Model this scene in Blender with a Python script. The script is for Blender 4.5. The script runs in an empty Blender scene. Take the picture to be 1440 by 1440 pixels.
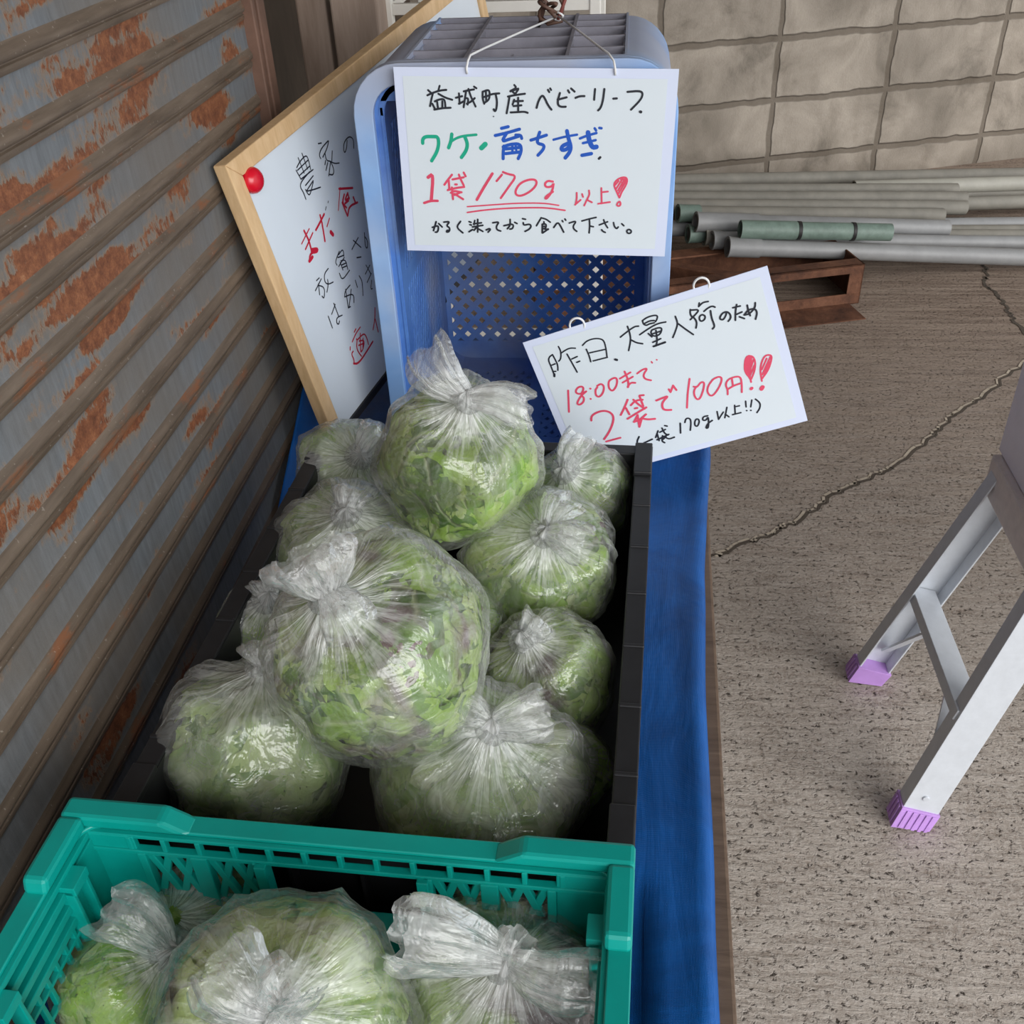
import bpy, bmesh, math, random
from mathutils import Vector, Matrix, noise

sc = bpy.context.scene
COL = sc.collection

# ---------------------------------------------------------------- camera
cam_d = bpy.data.cameras.new('camera'); cam = bpy.data.objects.new('camera', cam_d); COL.objects.link(cam)
cam_d.sensor_width = 36.0; cam_d.lens = 1415 / 1440 * 36; cam_d.clip_start = 0.01
CAM_R = ((0.994146, 0.02492, -0.105128), (0.099937, -0.581858, 0.807127), (-0.041056, -0.812909, -0.580942))
cam.matrix_world = Matrix(((CAM_R[0][0], -CAM_R[0][1], -CAM_R[0][2], 0.0),
                           (CAM_R[1][0], -CAM_R[1][1], -CAM_R[1][2], 0.0),
                           (CAM_R[2][0], -CAM_R[2][1], -CAM_R[2][2], 1.30), (0, 0, 0, 1)))
sc.camera = cam

# ---------------------------------------------------------------- daylight and exposure
world = bpy.data.worlds.new('overcast_sky'); sc.world = world; world.use_nodes = True
wn = world.node_tree; bg = wn.nodes['Background']
bg.inputs['Color'].default_value = (0.86, 0.93, 1.0, 1); bg.inputs['Strength'].default_value = 0.62
sun_d = bpy.data.lights.new('veiled_sun', 'SUN'); sun_d.energy = 1.95; sun_d.angle = math.radians(55); sun_d.color = (1.0, 0.985, 0.965)
sun = bpy.data.objects.new('veiled_sun', sun_d); COL.objects.link(sun)
sun.rotation_euler = Vector((-0.60, 0.72, -0.46)).to_track_quat('-Z', 'Y').to_euler()
sc.view_settings.view_transform = 'Standard'; sc.view_settings.look = 'None'
sc.view_settings.gamma = 1.0; sc.view_settings.use_curve_mapping = False
sc.view_settings.exposure = 1.0
sc.cycles.transparent_max_bounces = 24
sc.cycles.max_bounces = 8

# ---------------------------------------------------------------- helpers
def srgb(r, g, b):
    f = lambda c: (c / 255) / 12.92 if c <= 10.3 else ((c / 255 + 0.055) / 1.055) ** 2.4
    return (f(r), f(g), f(b), 1)

class MB:
    """collects shapes and links them as ONE mesh object"""
    def __init__(s):
        s.v = []; s.f = []; s.m = []; s.uv = {}
    def poly(s, pts, faces, mi=0, M=None):
        o = len(s.v)
        s.v += [tuple(M @ Vector(p)) if M else tuple(p) for p in pts]
        for f in faces:
            s.f.append(tuple(i + o for i in f)); s.m.append(mi)
        return o
    def box(s, x0, x1, y0, y1, z0, z1, mi=0, M=None):
        p = [(x0, y0, z0), (x1, y0, z0), (x1, y1, z0), (x0, y1, z0), (x0, y0, z1), (x1, y0, z1), (x1, y1, z1), (x0, y1, z1)]
        s.poly(p, [(0, 3, 2, 1), (4, 5, 6, 7), (0, 1, 5, 4), (1, 2, 6, 5), (2, 3, 7, 6), (3, 0, 4, 7)], mi, M)
    def beam(s, a, b, w, h, up=(0, 0, 1), mi=0):
        a = Vector(a); b = Vector(b); d = (b - a).normalized(); up = Vector(up)
        x = d.cross(up).normalized(); y = x.cross(d)
        p = [q + x * sx * w / 2 + y * sy * h / 2 for q in (a, b) for sx, sy in ((-1, -1), (1, -1), (1, 1), (-1, 1))]
        s.poly(p, [(0, 1, 2, 3), (7, 6, 5, 4), (0, 4, 5, 1), (1, 5, 6, 2), (2, 6, 7, 3), (3, 7, 4, 0)], mi)
    def prism(s, pts, axis, lo, hi, mi=0, M=None):
        """polygon given in two axes, extruded along the third"""
        n = len(pts)
        def mk(p, t):
            return {0: (t, p[0], p[1]), 1: (p[0], t, p[1]), 2: (p[0], p[1], t)}[axis]
        v = [mk(p, lo) for p in pts] + [mk(p, hi) for p in pts]
        f = [tuple(range(n)), tuple(range(2 * n - 1, n - 1, -1))] + [(i, n + i, n + (i + 1) % n, (i + 1) % n) for i in range(n)]
        s.poly(v, f, mi, M)
    def tube(s, path, r, n=8, mi=0, caps=True, closed=False):
        path = [Vector(p) for p in path]; rs = r if isinstance(r, (list, tuple)) else [r] * len(path)
        t0 = (path[1] - path[0]).normalized()
        ref = Vector((0, 0, 1)) if abs(t0.z) < 0.9 else Vector((1, 0, 0))
        x = t0.cross(ref).normalized(); rings = []
        for i, p in enumerate(path):
            a = path[max(i - 1, 0)]; b = path[min(i + 1, len(path) - 1)]
            t = (b - a).normalized(); x = (x - t * x.dot(t)).normalized(); y = t.cross(x)
            rings.append([p + (x * math.cos(k * 2 * math.pi / n) + y * math.sin(k * 2 * math.pi / n)) * rs[i] for k in range(n)])
        v = [q for rg in rings for q in rg]; f = []
        for i in range(len(path) - 1):
            for k in range(n):
                f.append((i * n + k, i * n + (k + 1) % n, (i + 1) * n + (k + 1) % n, (i + 1) * n + k))
        if caps:
            f.append(tuple(range(n - 1, -1, -1))); f.append(tuple(range((len(path) - 1) * n, len(path) * n)))
        s.poly(v, f, mi)
    def pipe(s, a, b, ro, ri, n=20, mi=0):
        a = Vector(a); b = Vector(b); d = (b - a).normalized(); x = d.cross(Vector((0, 0, 1))).normalized(); y = x.cross(d)
        c = [(math.cos(k * 2 * math.pi / n), math.sin(k * 2 * math.pi / n)) for k in range(n)]
        v = [p + (x * u + y * w) * r for p, r in ((a, ro), (b, ro), (b, ri), (a, ri)) for u, w in c]
        f = []
        for j in range(4):
            for k in range(n):
                f.append((j * n + k, ((j + 1) % 4) * n + k, ((j + 1) % 4) * n + (k + 1) % n, j * n + (k + 1) % n))
        s.poly(v, f, mi)
    def grid(s, P, mi=0, uvs=None, wrap=False):
        nu = len(P); nv = len(P[0]); o = len(s.v)
        s.v += [tuple(q) for row in P for q in row]
        for i in range(nu - 1):
            for j in range(nv if wrap else nv - 1):
                k = (j + 1) % nv
                s.f.append((o + i * nv + j, o + i * nv + k, o + (i + 1) * nv + k, o + (i + 1) * nv + j)); s.m.append(mi)
                if uvs is not None:
                    s.uv[len(s.f) - 1] = (uvs(i, j), uvs(i, j + 1), uvs(i + 1, j + 1), uvs(i + 1, j))
    def build(s, name, mats, parent=None, smooth=False, bevel=0, loc=None, autosmooth=False):
        me = bpy.data.meshes.new(name); me.from_pydata(s.v, [], s.f)
        mats = mats if isinstance(mats, (list, tuple)) else [mats]
        for m in mats: me.materials.append(m)
        me.polygons.foreach_set('material_index', s.m)
        if s.uv:
            ul = me.uv_layers.new(name='UVMap')
            for p in me.polygons:
                q = s.uv.get(p.index)
                if q:
                    for li, u in zip(p.loop_indices, q): ul.data[li].uv = u
        bm = bmesh.new(); bm.from_mesh(me)
        if not s.uv: bmesh.ops.recalc_face_normals(bm, faces=bm.faces)
        if autosmooth:
            for e in bm.edges:
                if len(e.link_faces) == 2: e.smooth = e.calc_face_angle(0) < math.radians(38)
        bm.to_mesh(me); bm.free()
        if smooth or autosmooth: me.polygons.foreach_set('use_smooth', [True] * len(me.polygons))
        me.update()
        o = bpy.data.objects.new(name, me); COL.objects.link(o)
        if parent is not None:
            o.parent = parent; o.matrix_parent_inverse = parent.matrix_basis.inverted()
        if bevel:
            b = o.modifiers.new('bevel', 'BEVEL'); b.width = bevel; b.segments = 2; b.limit_method = 'ANGLE'
        return o

def tag(o, label=None, cat=None, group=None, kind=None):
    if label: o['label'] = label
    if cat: o['category'] = cat
    if group: o['group'] = group
    if kind: o['kind'] = kind
    return o
def thing(name, loc, label, cat, group=None):
    o = bpy.data.objects.new(name, None); COL.objects.link(o); o.location = loc; o.empty_display_size = 0.05
    return tag(o, label, cat, group)

# ---------------------------------------------------------------- materials
class NT:
    def __init__(s, name):
        s.mat = bpy.data.materials.new(name); s.mat.use_nodes = True; s.t = s.mat.node_tree
        s.b = s.t.nodes['Principled BSDF']; s.out = s.t.nodes['Material Output']
    def n(s, typ, **kw):
        q = s.t.nodes.new(typ)
        for k, v in kw.items():
            if k in q.inputs.keys(): q.inputs[k].default_value = v
            else: setattr(q, k, v)
        return q
    def l(s, a, b): s.t.links.new(a, b)
    def coord(s, scale=(1, 1, 1), kind='Object', rot=(0, 0, 0)):
        c = s.n('ShaderNodeTexCoord'); m = s.n('ShaderNodeMapping'); m.inputs['Scale'].default_value = scale; m.inputs['Rotation'].default_value = rot
        s.l(c.outputs[kind], m.inputs['Vector']); return m.outputs[0]
    def noise(s, vec, scale, detail=4, rough=0.6, dist=0):
        q = s.n('ShaderNodeTexNoise'); q.inputs['Scale'].default_value = scale; q.inputs['Detail'].default_value = detail
        q.inputs['Roughness'].default_value = rough; q.inputs['Distortion'].default_value = dist
        if vec is not None: s.l(vec, q.inputs['Vector'])
        return q.outputs['Fac']
    def ramp(s, fac, stops, interp='LINEAR'):
        q = s.n('ShaderNodeValToRGB'); q.color_ramp.interpolation = interp; e = q.color_ramp.elements
        while len(e) < len(stops): e.new(0.5)
        for i, (p, c) in enumerate(stops):
            e[i].position = p; e[i].color = c if len(c) == 4 else (*c, 1)
        s.l(fac, q.inputs[0]); return q.outputs[0]
    def val(s, fac, a, b):
        return s.ramp(fac, [(a, (0, 0, 0, 1)), (b, (1, 1, 1, 1))])
    def mix(s, fac, a, b, mode='MIX'):
        q = s.n('ShaderNodeMix', data_type='RGBA', blend_type=mode)
        for sock, x in ((q.inputs[0], fac), (q.inputs[6], a), (q.inputs[7], b)):
            if hasattr(x, 'links'): s.l(x, sock)
            else: sock.default_value = x
        return q.outputs[2]
    def math(s, op, a, b=0.0, clamp=False):
        q = s.n('ShaderNodeMath', operation=op, use_clamp=clamp)
        for sock, x in ((q.inputs[0], a), (q.inputs[1], b)):
            if hasattr(x, 'links'): s.l(x, sock)
            else: sock.default_value = x
        return q.outputs[0]
    def bump(s, h, strength=0.3, dist=0.01):
        q = s.n('ShaderNodeBump'); q.inputs['Strength'].default_value = strength; q.inputs['Distance'].default_value = dist
        s.l(h, q.inputs['Height']); s.l(q.outputs[0], s.b.inputs['Normal']); return q.outputs[0]
    def col(s, c):
        if hasattr(c, 'links'): s.l(c, s.b.inputs['Base Color'])
        else: s.b.inputs['Base Color'].default_value = c
    def set(s, rough=None, metal=None, spec=None):
        if rough is not None: s.b.inputs['Roughness'].default_value = rough
        if metal is not None: s.b.inputs['Metallic'].default_value = metal
        if spec is not None: s.b.inputs['Specular IOR Level'].default_value = spec
        return s.mat

def plain(name, c, rough=0.5, var=0.12, scale=30, metal=0, spec=0.5, bump=0.05):
    m = NT(name); v = m.coord(); f = m.noise(v, scale, 5, 0.65)
    d = tuple(x * (1 - var) for x in c[:3]) + (1,); l = tuple(min(1, x * (1 + var)) for x in c[:3]) + (1,)
    m.col(m.ramp(f, [(0.3, d), (0.7, l)]))
    if bump: m.bump(f, bump, 0.002)
    return m.set(rough, metal, spec)

def mat_floor():
    m = NT('brushed_concrete'); v = m.coord((1, 1, 1))
    big = m.noise(v, 1.6, 4, 0.6)
    vs = m.coord((9, 55, 20)); lines = m.noise(vs, 1.0, 6, 0.72, 0.4); stv = m.noise(m.coord((2.4, 42, 1)), 1.0, 5, 0.68, 0.3)
    fine = m.noise(v, 150, 6, 0.75); pit = m.noise(m.coord((1, 1.35, 1)), 92, 4, 0.62, 0.3); mid = m.noise(v, 22, 5, 0.7)
    base = m.ramp(big, [(0.3, srgb(188, 174, 162)), (0.7, srgb(206, 195, 184))])
    c1 = m.mix(m.val(lines, 0.3, 0.6), srgb(146, 131, 118), base)
    c2 = m.mix(m.math('MULTIPLY', m.val(mid, 0.42, 0.7), 0.55), c1, srgb(214, 203, 192))
    c3 = m.mix(m.math('MULTIPLY', m.val(fine, 0.45, 0.6), 0.5), c2, srgb(228, 219, 209))
    c4 = m.mix(m.val(pit, 0.33, 0.41), srgb(84, 75, 67), c3)
    # browner, older slab towards the pipes at the back
    g = m.n('ShaderNodeTexCoord'); sx = m.n('ShaderNodeSeparateXYZ'); m.l(g.outputs['Object'], sx.inputs[0])
    far = m.n('ShaderNodeMapRange'); far.inputs[1].default_value = 1.4; far.inputs[2].default_value = 3.2
    m.l(m.math('ADD', sx.outputs[1], m.math('MULTIPLY', big, 0.6)), far.inputs[0])
    c5 = m.mix(far.outputs[0], c4, m.mix(0.75, c4, srgb(150, 126, 108), 'MULTIPLY'))
    c5 = m.mix(m.math('MULTIPLY', m.math('MULTIPLY', m.val(stv, 0.42, 0.6), 0.75), far.outputs[0]), c5, srgb(176, 158, 142))
    c5 = m.mix(1.0, c5, (0.91, 0.91, 0.91, 1), 'MULTIPLY')
    m.col(c5)
    h = m.math('ADD', m.math('MULTIPLY', lines, 0.7), m.math('ADD', m.math('MULTIPLY', m.val(pit, 0.3, 0.46), 0.6), m.math('MULTIPLY', fine, 0.35)))
    m.bump(h, 0.75, 0.012); return m.set(0.9, 0, 0.25)

def mat_block():
    m = NT('concrete_block'); v = m.coord()
    br = m.n('ShaderNodeTexBrick', offset=0.0, squash=1.0)
    br.inputs['Scale'].default_value = 1.0; br.inputs['Brick Width'].default_value = 0.455; br.inputs['Row Height'].default_value = 0.215
    br.inputs['Mortar Size'].default_value = 0.014; br.inputs['Mortar Smooth'].default_value = 0.5
    br.inputs['Color1'].default_value = (0.2, 0.2, 0.2, 1); br.inputs['Color2'].default_value = (0.8, 0.8, 0.8, 1); br.inputs['Mortar'].default_value = (0.5, 0.5, 0.5, 1)
    wob = m.n('ShaderNodeTexNoise'); wob.inputs['Scale'].default_value = 12; m.l(v, wob.inputs['Vector'])
    vm = m.n('ShaderNodeVectorMath', operation='MULTIPLY_ADD'); m.l(wob.outputs['Color'], vm.inputs[0]); vm.inputs[1].default_value = (0.022,) * 3; m.l(v, vm.inputs[2])
    bs = m.n('ShaderNodeSeparateXYZ'); bc_ = m.n('ShaderNodeCombineXYZ'); m.l(vm.outputs[0], bs.inputs[0]); m.l(bs.outputs[0], bc_.inputs[0]); m.l(bs.outputs[2], bc_.inputs[1])
    m.l(bc_.outputs[0], br.inputs['Vector'])
    st = m.noise(v, 4.5, 5, 0.62, 0.4); st2 = m.noise(v, 1.7, 3, 0.5); fn = m.noise(v, 130, 4, 0.7); vert = m.noise(m.coord((7, 2, 2)), 2, 4, 0.6)
    a = m.ramp(st, [(0.34, srgb(100, 92, 82)), (0.46, srgb(146, 136, 124)), (0.68, srgb(178, 167, 154))])
    a = m.mix(m.math('MULTIPLY', m.val(st2, 0.48, 0.6), 0.6), a, srgb(104, 96, 86))
    a = m.mix(m.math('MULTIPLY', br.outputs['Color'], 0.34), a, srgb(186, 176, 164))
    a = m.mix(m.math('MULTIPLY', m.val(vert, 0.5, 0.7), 0.35), a, srgb(120, 110, 98))
    a = m.mix(m.math('MULTIPLY', fn, 0.18), a, srgb(92, 85, 76))
    m.col(m.mix(m.math('MULTIPLY', br.outputs['Fac'], 0.7), a, srgb(96, 86, 75)))
    h = m.math('SUBTRACT', m.math('ADD', m.math('MULTIPLY', fn, 0.3), m.math('MULTIPLY', st, 0.5)), m.math('MULTIPLY', br.outputs['Fac'], 1.3))
    m.bump(h, 0.7, 0.01); return m.set(0.92, 0, 0.2)

def mat_shutter(bead):
    m = NT('shutter_bead' if bead else 'rusty_shutter_slat')
    tan = srgb(150, 132, 114)
    v = m.coord((1, 1, 1)); f = m.noise(v, 40, 5, 0.7)
    if bead:
        s = m.noise(m.coord((3, 3, 40)), 3, 4, 0.6); rustn = m.noise(m.coord((1, 2.2, 8)), 3.2, 6, 0.7)
        c = m.ramp(s, [(0.3, srgb(84, 71, 59)), (0.7, srgb(116, 101, 87))])
        c = m.mix(m.math('MULTIPLY', m.val(rustn, 0.58, 0.66), 0.75), c, srgb(134, 82, 50))
        sp = m.noise(v, 260, 2, 0.5)
        m.col(m.mix(m.math('MULTIPLY', m.val(sp, 0.68, 0.74), 0.3), c, srgb(190, 180, 168)))
        m.bump(f, 0.25, 0.003); return m.set(0.6, 0, 0.4)
    drip = m.noise(m.coord((10, 34, 3.5)), 4, 4, 0.7)
    zinc = m.ramp(drip, [(0.3, srgb(102, 105, 108)), (0.7, srgb(127, 131, 135))])
    cloud = m.noise(v, 5, 3, 0.5); zinc = m.mix(m.math('MULTIPLY', m.val(cloud, 0.4, 0.62), 0.65), zinc, srgb(118, 108, 97))
    big = m.noise(m.coord((1, 1.3, 4.2)), 4.6, 3, 0.5); brk = m.noise(m.coord((8, 40, 22)), 3.6, 5, 0.7)
    sx = m.n('ShaderNodeSeparateXYZ'); tc = m.n('ShaderNodeTexCoord'); m.l(tc.outputs['Object'], sx.inputs[0])
    hi = m.n('ShaderNodeMapRange'); hi.inputs[1].default_value = 0.74; hi.inputs[2].default_value = 1.0; hi.inputs[3].default_value = -0.15; hi.inputs[4].default_value = 0.0
    m.l(sx.outputs[2], hi.inputs[0])
    nr = m.n('ShaderNodeMapRange'); nr.inputs[1].default_value = 0.6; nr.inputs[2].default_value = 1.25; nr.inputs[3].default_value = 0.045; nr.inputs[4].default_value = -0.06
    m.l(sx.outputs[1], nr.inputs[0])
    k = m.math('ADD', m.math('ADD', big, m.math('MULTIPLY', m.math('SUBTRACT', brk, 0.5), 0.24)), m.math('ADD', hi.outputs[0], nr.outputs[0]))
    rf = m.noise(v, 85, 6, 0.85)
    rust = m.ramp(rf, [(0.3, srgb(84, 48, 31)), (0.46, srgb(122, 73, 47)), (0.62, srgb(154, 98, 64)), (0.76, srgb(186, 140, 104))])
    c = m.mix(m.val(k, 0.47, 0.515), zinc, srgb(138, 120, 104)); c = m.mix(m.val(k, 0.515, 0.535), c, rust)
    c = m.mix(1.0, c, (0.88, 0.88, 0.88, 1), 'MULTIPLY'); m.col(c); h = m.math('ADD', m.math('MULTIPLY', m.val(k, 0.5, 0.54), 0.5), m.math('MULTIPLY', rf, 0.4)); m.bump(h, 0.4, 0.004)
    return m.set(0.62, 0.0, 0.4)

def mat_film(name, veil, streak, gloss=0.5):
    """thin clear polythene: see-through, whiter where pleats bunch towards the knot"""
    m = NT(name); t = m.t; t.nodes.remove(m.b)
    uv = m.n('ShaderNodeUVMap'); sp = m.n('ShaderNodeSeparateXYZ'); m.l(uv.outputs[0], sp.inputs[0])
    oi = m.n('ShaderNodeObjectInfo')
    cm = m.n('ShaderNodeCombineXYZ'); m.l(m.math('MULTIPLY', sp.outputs[0], 34), cm.inputs[0]); m.l(m.math('MULTIPLY', sp.outputs[1], 2.2), cm.inputs[1]); m.l(m.math('MULTIPLY', oi.outputs['Random'], 50), cm.inputs[2])
    s1 = m.noise(cm.outputs[0], 1.0, 4, 0.6, 0.35)
    ridge = m.math('SUBTRACT', 1.0, m.math('MULTIPLY', m.math('ABSOLUTE', m.math('SUBTRACT', s1, 0.5)), 9.0), True)
    vmask = m.n('ShaderNodeMapRange', interpolation_type='SMOOTHSTEP'); vmask.inputs[1].default_value = 0.4; vmask.inputs[2].default_value = 1.0; m.l(sp.outputs[1], vmask.inputs[0])
    tight = m.math('POWER', vmask.outputs[0], 4.0)
    co = m.coord((1, 1, 1)); w = m.noise(co, 26, 3, 0.55, 1.6); cr = m.math('SUBTRACT', 1.0, m.math('MULTIPLY', m.math('ABSOLUTE', m.math('SUBTRACT', w, 0.5)), 16.0), True)
    mist = m.noise(co, 14, 4, 0.6)
    a = m.math('ADD', veil, m.math('MULTIPLY', m.val(mist, 0.45, 0.68), 0.17))
    a = m.math('ADD', a, m.math('MULTIPLY', m.math('MULTIPLY', ridge, vmask.outputs[0]), streak))
    a = m.math('ADD', a, m.math('MULTIPLY', cr, 0.10)); a = m.math('ADD', a, m.math('MULTIPLY', tight, 0.32))
    lw = m.n('ShaderNodeLayerWeight'); lw.inputs['Blend'].default_value = 0.35
    a = m.math('ADD', a, m.math('MULTIPLY', m.math('POWER', lw.outputs['Facing'], 3.0), 0.26), True)
    h = m.math('ADD', m.math('ADD', m.math('MULTIPLY', s1, vmask.outputs[0]), m.math('MULTIPLY', w, 0.8)), m.math('MULTIPLY', mist, 0.5))
    bp = m.n('ShaderNodeBump'); bp.inputs['Strength'].default_value = 0.8; bp.inputs['Distance'].default_value = 0.009; m.l(h, bp.inputs['Height'])
    tr = m.n('ShaderNodeBsdfTransparent'); tr.inputs[0].default_value = (0.97, 0.98, 0.97, 1)
    df = m.n('ShaderNodeBsdfDiffuse'); df.inputs[0].default_value = (0.92, 0.93, 0.92, 1); tl = m.n('ShaderNodeBsdfTranslucent'); tl.inputs[0].default_value = (0.92, 0.93, 0.92, 1)
    white = m.n('ShaderNodeMixShader'); white.inputs[0].default_value = 0.35; m.l(df.outputs[0], white.inputs[1]); m.l(tl.outputs[0], white.inputs[2])
    m.l(bp.outputs[0], df.inputs['Normal'])
    m1 = m.n('ShaderNodeMixShader'); m.l(a, m1.inputs[0]); m.l(tr.outputs[0], m1.inputs[1]); m.l(white.outputs[0], m1.inputs[2])
    gl = m.n('ShaderNodeBsdfGlossy'); gl.inputs['Roughness'].default_value = 0.12; gl.inputs[0].default_value = (1, 1, 1, 1); m.l(bp.outputs[0], gl.inputs['Normal'])
    fr = m.n('ShaderNodeFresnel'); fr.inputs['IOR'].default_value = 1.5; m.l(bp.outputs[0], fr.inputs['Normal'])
    m2 = m.n('ShaderNodeMixShader'); m.l(m.math('MINIMUM', m.math('MULTIPLY', fr.outputs[0], gloss * 2, True), 0.32), m2.inputs[0]); m.l(m1.outputs[0], m2.inputs[1]); m.l(gl.outputs[0], m2.inputs[2])
    m.l(m2.outputs[0], m.out.inputs[0]); return m.mat

def mat_leaf(name, stops, purple=0.35):
    m = NT(name); g = m.n('ShaderNodeNewGeometry'); co = m.coord()
    patch = m.noise(co, 11, 3, 0.5)
    k = m.math('ADD', m.math('MULTIPLY', g.outputs['Random Per Island'], 0.62), m.math('MULTIPLY', m.val(patch, 0.3, 0.7), 0.38))
    base = m.ramp(k, stops); uv = m.n('ShaderNodeUVMap'); sp = m.n('ShaderNodeSeparateXYZ'); m.l(uv.outputs[0], sp.inputs[0])
    rib = m.math('SUBTRACT', 1.0, m.math('MULTIPLY', m.math('ABSOLUTE', m.math('SUBTRACT', sp.outputs[0], 0.5)), 11.0), True)
    cv = m.n('ShaderNodeCombineXYZ'); m.l(m.math('MULTIPLY', m.math('ABSOLUTE', m.math('SUBTRACT', sp.outputs[0], 0.5)), 7), cv.inputs[0]); m.l(m.math('MULTIPLY', sp.outputs[1], 9), cv.inputs[1]); m.l(m.math('MULTIPLY', g.outputs['Random Per Island'], 40), cv.inputs[2])
    vein = m.noise(cv.outputs[0], 1.6, 4, 0.65, 0.8)
    c = m.mix(m.math('MULTIPLY', m.val(vein, 0.4, 0.7), 0.3), base, m.mix(0.45, base, (0.04, 0.09, 0.02, 1)))
    c = m.mix(m.math('MULTIPLY', rib, 0.6), c, srgb(214, 222, 176))
    pz = m.noise(co, 9.5, 3, 0.55, 0.6); c = m.mix(m.math('MULTIPLY', m.val(pz, 0.53, 0.60), purple), c, m.mix(m.val(vein, 0.35, 0.65), srgb(104, 72, 78), srgb(150, 132, 138)))
    spk = m.noise(co, 240, 2, 0.5); c = m.mix(m.math('MULTIPLY', m.math('MULTIPLY', m.val(spk, 0.68, 0.72), m.val(patch, 0.5, 0.6)), 0.7), c, srgb(50, 46, 34))
    m.col(c); m.bump(m.math('ADD', vein, rib), 0.5, 0.003); m.set(0.5, 0, 0.35)
    tl = m.n('ShaderNodeBsdfTranslucent'); m.l(c, tl.inputs[0]); mx = m.n('ShaderNodeMixShader'); mx.inputs[0].default_value = 0.25
    m.l(m.b.outputs[0], mx.inputs[1]); m.l(tl.outputs[0], mx.inputs[2]); m.l(mx.outputs[0], m.out.inputs[0]); return m.mat

def mat_tarp():
    m = NT('blue_tarpaulin'); v = m.coord(); a = m.noise(v, 9, 4, 0.6, 0.8); fld = m.noise(m.coord((14, 2.5, 8)), 2, 4, 0.6, 0.5)
    w = m.n('ShaderNodeTexWave', bands_direction='X'); w.inputs['Scale'].default_value = 260; m.l(v, w.inputs[0]); w2 = m.n('ShaderNodeTexWave', bands_direction='Y'); w2.inputs['Scale'].default_value = 260; m.l(v, w2.inputs[0])
    m.col(m.ramp(a, [(0.3, srgb(2, 72, 140)), (0.7, srgb(10, 96, 178))]))
    m.bump(m.math('ADD', m.math('ADD', m.math('MULTIPLY', a, 1.2), fld), m.math('MULTIPLY', m.math('ADD', w.outputs['Fac'], w2.outputs['Fac']), 0.04)), 0.4, 0.012)
    return m.set(0.42, 0, 0.5)

def mat_wood(name, c0, c1, sc_=(3, 3, 3), rough=0.6):
    m = NT(name); v = m.coord(sc_); a = m.noise(v, 3, 6, 0.65, 1.2); b = m.noise(v, 14, 4, 0.7)
    m.col(m.ramp(m.math('ADD', m.math('MULTIPLY', a, 0.7), m.math('MULTIPLY', b, 0.3)), [(0.32, c0), (0.68, c1)])); m.bump(b, 0.2, 0.002); return m.set(rough, 0, 0.3)

def mat_rust():
    m = NT('rusty_steel'); v = m.coord(); a = m.noise(v, 12, 6, 0.7); b = m.noise(v, 90, 4, 0.7)
    m.col(m.ramp(a, [(0.3, srgb(62, 40, 31)), (0.5, srgb(98, 64, 47)), (0.7, srgb(126, 86, 64))])); m.bump(m.math('ADD', a, b), 0.5, 0.004); return m.set(0.8, 0.0, 0.3)

def mat_bluecrate():
    m = NT('faded_blue_plastic'); v = m.coord(); a = m.noise(v, 7, 4, 0.6, 0.5); b = m.noise(v, 3.5, 3, 0.5); f = m.noise(v, 120, 3, 0.6)
    c = m.ramp(a, [(0.3, srgb(118, 160, 216)), (0.7, srgb(158, 192, 234))])
    tc = m.n('ShaderNodeTexCoord'); sx = m.n('ShaderNodeSeparateXYZ'); m.l(tc.outputs['Object'], sx.inputs[0])
    up = m.n('ShaderNodeMapRange'); up.inputs[1].default_value = 0.98; up.inputs[2].default_value = 1.06; m.l(sx.outputs[2], up.inputs[0])
    dust = m.math('MULTIPLY', m.val(m.math('ADD', b, m.math('MULTIPLY', up.outputs[0], 0.09)), 0.48, 0.62), 0.6)
    m.col(m.mix(dust, c, srgb(180, 170, 168))); m.bump(f, 0.1, 0.001); return m.set(0.5, 0, 0.4)

def mat_blueinside():
    m = NT('deep_blue_plastic'); v = m.coord(); a = m.noise(v, 8, 5, 0.65, 0.6); b = m.noise(v, 4, 3, 0.5)
    c = m.ramp(a, [(0.3, srgb(62, 106, 184)), (0.7, srgb(104, 150, 216))])
    m.col(m.mix(m.math('MULTIPLY', m.val(b, 0.52, 0.66), 0.55), c, srgb(150, 146, 150))); return m.set(0.45, 0, 0.4)

M_floor = mat_floor(); M_crack = plain('crack_shadow', srgb(84, 74, 64), 0.95, 0.2); M_lip = plain('crack_lip', srgb(190, 176, 158), 0.95, 0.15)
M_block = mat_block(); M_slat = mat_shutter(False); M_bead = mat_shutter(True)
M_darkwall = mat_wood('dark_timber_wall', srgb(58, 48, 40), srgb(86, 72, 60), (2, 2, 1)); M_roof = plain('roof_sheet', srgb(150, 146, 140), 0.8)
M_rail = plain('brown_rail', srgb(104, 76, 62), 0.65, 0.25, 22); M_galv = plain('galvanised', srgb(176, 176, 182), 0.45, 0.12, 40, 0.3)
M_post = mat_wood('weathered_post', srgb(142, 122, 108), srgb(180, 160, 146), (8, 8, 0.8))
M_film = mat_film('clear_bag_film', 0.05, 0.65, 0.6); M_mist = mat_film('misted_bag_film', 0.12, 0.6, 0.6); M_tail = mat_film('bunched_bag_film', 0.10, 0.5, 0.4)
M_leaf = mat_leaf('lettuce_leaf', [(0.0, srgb(104, 78, 80)), (0.06, srgb(58, 92, 30)), (0.2, srgb(92, 140, 36)), (0.45, srgb(150, 196, 56)), (0.68, srgb(182, 214, 96)), (0.85, srgb(206, 224, 150)), (1.0, srgb(168, 206, 74))])
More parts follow.
